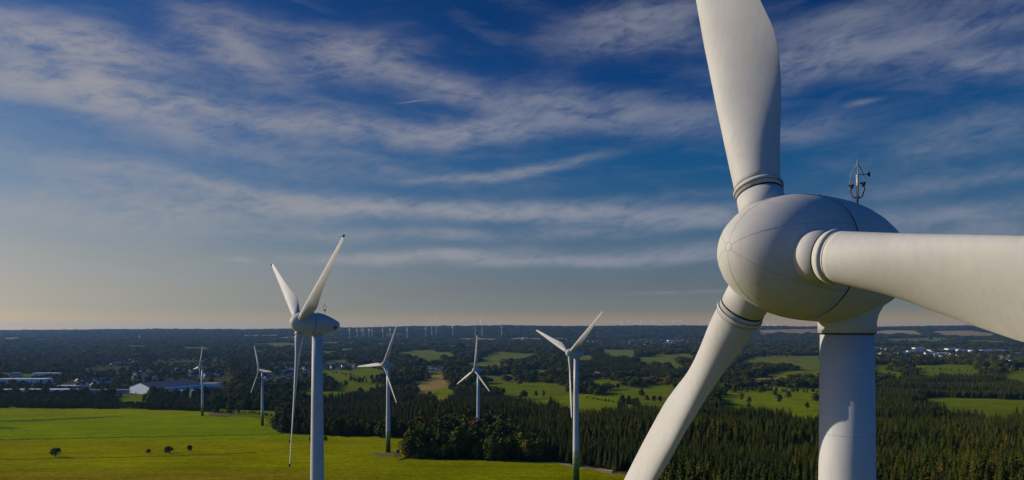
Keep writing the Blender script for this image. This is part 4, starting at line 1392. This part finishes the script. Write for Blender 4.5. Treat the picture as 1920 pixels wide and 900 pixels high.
FT = [(655.7, 618.6, 'left ridge'), (669.7, 618.6, 'left ridge'), (679, 618.5, 'left ridge'), (682.5, 618.2, 'left ridge'), (692, 618, 'left ridge'), (698, 619.2, 'left ridge'),
      (718, 618.5, 'left ridge'), (731.8, 618.3, 'left ridge'), (763.7, 617.2, 'left ridge'), (798.4, 615, 'middle ridge'), (809.6, 603, 'pair'), (818, 604, 'pair'),
      (848.8, 613, 'middle ridge'), (891, 603.5, 'trio'), (904, 602.5, 'trio'), (941, 604, 'trio'),
      (1166, 605, 'crest'), (1180, 603, 'crest'), (1202, 604, 'crest'), (1207, 606, 'crest'), (1215.5, 605, 'crest'), (1224, 602.5, 'crest'), (1230, 604.5, 'crest'), (1193, 608.5, 'crest'), (1239, 609, 'crest'),
      (1264, 603.5, 'hubleft'), (1273, 603, 'hubleft'), (1277.5, 601, 'hubleft'), (1282, 608.5, 'hubleft'), (1315, 604, 'bladeleft'), (1329, 602.5, 'bladeleft'), (1439.6, 609.5, 'low'), (1454, 610.5, 'low')]
FTL = {'left ridge': 'tiny white wind turbine sunk into the far ridge right of the second turbine', 'middle ridge': 'tiny lone wind turbine on the ridge above the mid valley',
       'pair': 'one of a pair of tall tiny wind turbines on the ridge beyond the valley', 'trio': 'one of three tall tiny wind turbines behind the copse turbine',
       'crest': 'tiny wind turbine on the crest between the green footed turbine and the big blade', 'hubleft': 'tiny wind turbine in the tight cluster on the crest near the big blade',
       'bladeleft': 'tiny wind turbine on the crest touching the big lower blade', 'low': 'faint wind turbine on the skyline between big blade and big tower'}
fp = far_proto()
rf_ = random.Random(5)
for i, (px, py, wh) in enumerate(FT):
    o = fp if i == 0 else copy_thing(fp)
    left = wh in ('left ridge', 'middle ridge', 'pair', 'trio')
    D = {'left ridge': 8700, 'middle ridge': 9300, 'pair': 9300, 'trio': 9000}.get(wh, 15500)
    x = (px - 960) / FPX * D
    hubz = (HY - py) / FPX * D
    g = float(zt(x, D))
    sc = {'left ridge': .95, 'middle ridge': .9, 'pair': 1.1, 'trio': 1.1}.get(wh, 1.6)
    zb = hubz - 121.5 * sc
    if zb > g - 5:
        sc_ = (hubz - g) / 121.5
        zb = g; sz = max(sc_, .3)
    else:
        sz = sc
    o.location = (x, D, zb); o.scale = (sc, sc, sz)
    o.rotation_euler = (0, 0, R_(-55 + rf_.uniform(-12, 12)))
    setp(o, FTL[wh], 'wind turbine', 'distant wind farm: ' + wh)
    a = rf_.uniform(0, 2.09)
    for ch in o.children:
        if ch.name.startswith('blade'):
            c0 = Vector((0, 0, 121.5))
            ch.matrix_local = Matrix.Translation(c0) @ Matrix.Rotation(a, 4, 'Y') @ Matrix.Translation(-c0)

# ---------------- named single trees
SINGLE = [  # px, py of the foot, height in px, width factor, proto, label
    (104, 857, 15, 1.55, 5, 'brownish bush like tree alone at the left of the meadow'),
    (277, 851, 8, 1.4, 5, 'smallest of the three bushy trees in the meadow'),
    (318, 850, 12, 1.75, 5, 'widest bushy tree in the middle of the meadow trio'),
    (354, 847, 11, 1.15, 5, 'rightmost bushy tree of the meadow trio'),
    (611, 830, 13, 1.3, 0, 'small bushy tree peeping out right of the second tower'),
    (581, 829, 10, 1.1, 2, 'small tree just left of the second tower foot'),
    (543, 833, 9, 1.0, 2, 'faint small tree left of the downward blade tip'),
    (433, 776, 16, 1.4, 4, 'round tree beside the bare soil of the farthest large turbine'),
    (1203, 747, 18, 1.0, 1, 'tall single tree in the field left of the big lower blade'),
    (1180, 757, 16, 1.1, 0, 'dark tree at the hedge end below the left field'),
    (1167, 762, 22, 1.0, 3, 'dark tree standing up from the spruce edge left of the big blade'),
    (1213, 754, 14, 1.1, 0, 'first of the three trees under the tall single tree'),
    (1226, 755, 14, 1.1, 3, 'second of the three trees under the tall single tree'),
    (1238, 755, 13, 1.0, 1, 'third of the three trees under the tall single tree'),
    (1360, 746, 14, 1.1, 0, 'orchard tree touching the right edge of the big blade'),
    (1376, 738, 12, 1.3, 1, 'wide orchard tree at the top left of the orchard'),
    (1391, 753, 17, 1.0, 3, 'tall orchard tree at the lower left of the orchard'),
    (1404, 757, 14, 1.1, 0, 'orchard tree right at the spruce edge'),
    (1427, 740, 15, 1.1, 1, 'round orchard tree standing alone in the upper orchard'),
    (1454, 745, 15, 1.0, 0, 'orchard tree left of the central pair'),
    (1461, 757, 19, 1.1, 3, 'largest orchard tree with long shadow'),
    (1478, 749, 17, 1.2, 0, 'dense orchard tree right of the largest one'),
    (1530, 757, 20, 1.2, 1, 'big orchard tree against the left edge of the tower'),
    (1514, 768, 15, 1.1, 0, 'orchard tree low down near the tower'),
    (1005, 745, 13, 1.0, 0, 'first tree along the lower field hedge left of the green footed turbine'),
    (1019, 746, 15, 1.0, 2, 'second tree along the lower field hedge left of the green footed turbine'),
    (974, 724, 14, 1.2, 1, 'round tree at the left end of the middle field'),
    (648, 727, 15, 1.2, 0, 'tree in the small fields right of the second tower'),
    (697, 716, 14, 1.2, 3, 'left tree of the dark pair on the hill field'),
    (708, 716, 14, 1.2, 0, 'right tree of the dark pair on the hill field'),
    (1235, 667, 5, 1.2, 0, 'dot like tree on the pale green hill left of the big blade'),
    (1700, 641, 6, 1.4, 0, 'small tree on the far field right of the big tower'), (1745, 639, 8, 1.2, 1, 'tall small tree on the far field above the town'),
]
for (px, py, hpx, wf, pi, lab) in SINGLE:
    p = at(px, py)
    H = hpx / FPX * p.y
    H0 = (15, 14, 16, 15, 12, 8)[pi]
    s = H / H0
    tree('broad', pi, (p.x, p.y, p.z), (s * wf, s * wf, s), rnd.random() * 6, lab)
# hedges and tree rows: (polyline in px, count, height px, label)
ROWS = [
    ([(383, 771), (425, 772)], 8, 4, 'sapling in the short row right of the farthest large turbine'),
    ([(446, 775), (512, 781)], 12, 6, 'sapling in the planted row behind the sapling turbine'),
    ([(1398, 671), (1492, 669)], 12, 7, 'tree in the row across the pale field left of the big tower'),
    ([(1100, 748), (1165, 757)], 12, 5, 'bush in the hedge crossing the lower field left of the big blade'),
    ([(1372, 734), (1535, 738)], 20, 9, 'tree in the belt above the orchard'),
    ([(621, 699), (700, 714)], 10, 5, 'hedgerow bush on the hill field right of the second tower'),
    ([(657, 717), (690, 719)], 7, 10, 'tree in the clump between the two small fields'),
    ([(845, 734), (905, 728)], 8, 10, 'tree in the belt beside the tan field'),
    ([(1716, 692), (1830, 698)], 9, 5, 'bush along the lower edge of the field below the town'),
    ([(1880, 697), (1925, 699)], 7, 11, 'tree in the row across the field at the right edge'),
    ([(1885, 722), (1925, 724)], 5, 10, 'tree at the right edge above the spruce plantation'),
    ([(1747, 637.5), (1775, 638)], 4, 4, 'tree in the far hedge above the town'),
    ([(1655, 640), (1735, 640)], 9, 4, 'tree in the far hedge right of the big tower'),
]
for (pl, n, hpx, lab) in ROWS:
    for i in range(n):
        t = (i + rnd.uniform(.1, .9)) / n
        px = pl[0][0] + (pl[1][0] - pl[0][0]) * t; py = pl[0][1] + (pl[1][1] - pl[0][1]) * t + rnd.uniform(-.5, .5)
        p = at(px, py); pi = rnd.randrange(5)
        s = hpx * rnd.uniform(.75, 1.2) / FPX * p.y / (15, 14, 16, 15, 12, 8)[pi]
        tree('broad', pi, (p.x, p.y, p.z), (s * 1.1, s * 1.1, s), rnd.random() * 6, lab, lab.replace('tree in', 'trees of').replace('sapling in', 'saplings of').replace('bush in', 'bushes of'))

# ---------------- woods: the nearest trees one by one, the rest as woodland
def points_obj(name, label, sp, X, Y, Z, SC, ROT, KIND):
    n = len(X)
    me = bpy.data.meshes.new(name)
    me.vertices.add(n)
    me.vertices.foreach_set('co', np.stack([X, Y, Z], -1).ravel())
    a = me.attributes.new('size', 'FLOAT_VECTOR', 'POINT'); a.data.foreach_set('vector', SC.ravel())
    a = me.attributes.new('turn', 'FLOAT', 'POINT'); a.data.foreach_set('value', ROT)
    a = me.attributes.new('pick', 'INT', 'POINT'); a.data.foreach_set('value', KIND.astype(np.int32))
    o = bpy.data.objects.new(name, me); C.objects.link(o)
    setp(o, label, kind='stuff')
    ng = bpy.data.node_groups.new(name + '_nodes', 'GeometryNodeTree')
    ng.interface.new_socket('Geometry', in_out='INPUT', socket_type='NodeSocketGeometry')
    ng.interface.new_socket('Geometry', in_out='OUTPUT', socket_type='NodeSocketGeometry')
    N = ng.nodes; L = ng.links
    gi = N.new('NodeGroupInput'); go = N.new('NodeGroupOutput')
    sz = N.new('GeometryNodeInputNamedAttribute'); sz.data_type = 'FLOAT_VECTOR'; sz.inputs[0].default_value = 'size'
    tn = N.new('GeometryNodeInputNamedAttribute'); tn.data_type = 'FLOAT'; tn.inputs[0].default_value = 'turn'
    pk = N.new('GeometryNodeInputNamedAttribute'); pk.data_type = 'INT'; pk.inputs[0].default_value = 'pick'
    rot = N.new('ShaderNodeCombineXYZ'); L.new([s for s in tn.outputs if s.enabled][0], rot.inputs[2])
    jn = N.new('GeometryNodeJoinGeometry')
    for i in range(len(PROTO[sp])):
        src = PROTO_OBJ[(sp, i)]
        j2 = N.new('GeometryNodeJoinGeometry')
        for ch in src.children:
            oi = N.new('GeometryNodeObjectInfo'); oi.transform_space = 'ORIGINAL'
            oi.inputs['Object'].default_value = ch
            L.new(oi.outputs['Geometry'], j2.inputs[0])
        cmp_ = N.new('FunctionNodeCompare'); cmp_.data_type = 'INT'; cmp_.operation = 'EQUAL'
        ins = [s for s in cmp_.inputs if s.enabled]
        L.new([s for s in pk.outputs if s.enabled][0], ins[0]); ins[1].default_value = i
        ip = N.new('GeometryNodeInstanceOnPoints')
        L.new(gi.outputs[0], ip.inputs['Points']); L.new(cmp_.outputs[0], ip.inputs['Selection'])
        L.new(j2.outputs[0], ip.inputs['Instance']); L.new(rot.outputs[0], ip.inputs['Rotation'])
        L.new([s for s in sz.outputs if s.enabled][0], ip.inputs['Scale'])
        L.new(ip.outputs[0], jn.inputs[0])
    L.new(jn.outputs[0], go.inputs[0])
    md = o.modifiers.new('trees', 'NODES'); md.node_group = ng
    return o


PROTO_OBJ = {}


def plant(sp, parts_, hmean, hvar, ref, labels):
    x = np.concatenate([q[0] for q in parts_]); y = np.concatenate([q[1] for q in parts_]); z = np.concatenate([q[2] for q in parts_]); s = np.concatenate([q[3] for q in parts_])
    g = np.random.default_rng(5 if sp == 'spruce' else 6)
    n = len(x)
    nk = len(PROTO[sp])
    kind = g.integers(0, nk, n)
    H0 = np.array(ref)[kind]
    stand = .5 + .5 * np.sin(x / 70 + np.sin(y / 55)) * np.sin(y / 90 + x / 200)     # stands of different age
    H = hmean * (1 + hvar * g.normal(size=n).clip(-2, 2)) * (.84 + .3 * stand)
    if sp == 'broad':
        H = H * np.interp(y, [1400, 2200, 6000], [1, 1.25, 1.5]) * np.exp(.16 * g.normal(size=n))
    else:
        cell = np.sin(y / 47 + 1.6 * np.sin(x / 160)) + .8 * np.sin(x / 90 + y / 130)
        H = H * np.interp(cell, [-.5, -.2, .5, .8], [.70, .95, 1.0, 1.14])
    pxx, pyy = to_px(x, y, z)
    if sp == 'broad':
        H = H * np.where((pxx < 400) & (y < 1560), .56, 1.0) * np.where(in_any(TOWNS, pxx, pyy), .72, 1.0)
    sz = H / H0
    wide = np.maximum(1.0, s / (6.5 if sp == 'spruce' else 10.0)) * g.uniform(.85, 1.15, n)
    sxy = np.where(y > 1500, np.maximum(sz, .8) * wide, sz * g.uniform(.85, 1.2, n))
    SC = np.stack([sxy, sxy, sz], -1)
    rot = g.uniform(0, 6.28, n)
    px, py = to_px(x, y, z)
    top = py - H * FPX / y
    vis = (px > 0) & (px < 1920) & (top < 895) & (py > 600)
    # hidden behind the big tower or blade
    order = np.argsort(np.where(vis, y, 1e9))
    pick = order[:(300 if sp == 'spruce' else 144)]
    pick_set = np.zeros(n, bool); pick_set[pick] = True
    # the prototypes must exist among them
    for k in range(nk):
        kind[pick[k]] = k
        sz_ = H[pick[k]] / np.array(ref)[k]
        SC[pick[k]] = (sz_, sz_, sz_)
    for j, i in enumerate(pick):
        lab, grp = labels(px[i], py[i], y[i])
        o = tree(sp, int(kind[i]), (x[i], y[i], z[i]), tuple(SC[i]), rot[i], lab, grp)
        if j < nk: PROTO_OBJ[(sp, int(kind[i]))] = o
    r = ~pick_set
    return x[r], y[r], z[r], SC[r], rot[r], kind[r]


def lab_spruce(px, py, D):
    if px < 1200: return 'tall dark spruce with bare lower trunk at the front of the wood beside the track', 'spruces along the track'
    if px < 1540: return 'green gold spruce tip in the plantation between the big blade and the big tower', 'spruces between blade and tower'
    return 'green gold spruce tip in the plantation right of the big tower', 'spruces right of the tower'


def lab_broad(px, py, D):
    if px < 1100: return 'rounded broadleaf tree in the dark copse behind the meadow', 'broadleaf trees of the copse'
    return 'broadleaf tree among the spruces on the right', 'broadleaf trees of the plantation'


sp_parts = [scatter(4.9, .0014, 75, 1900, 1, 'spruce'), scatter(8.0, .0015, 1900, 5200, 2, 'spruce')]
X1 = plant('spruce', sp_parts, 19.5, .10, [21 * 1.03] * 4, lab_spruce)
br_parts = [scatter(5.6, .0012, 380, 1500, 3, 'broad'), scatter(7.5, .0042, 1500, 6000, 4, 'broad'), scatter(12, .0036, 6000, 15200, 8, 'broad')]
X2 = plant('broad', br_parts, 14.0, .16, [15, 14, 16, 15, 12, 9], lab_broad)
points_obj('spruce_forest', 'dense dark spruce plantation filling the right foreground and the middle distance', 'spruce', *X1)
points_obj('broadleaf_woodland', 'broadleaf woods and hedges spreading across the valley to the far ridge', 'broad', *X2)
print('TREES', len(X1[0]), len(X2[0]))
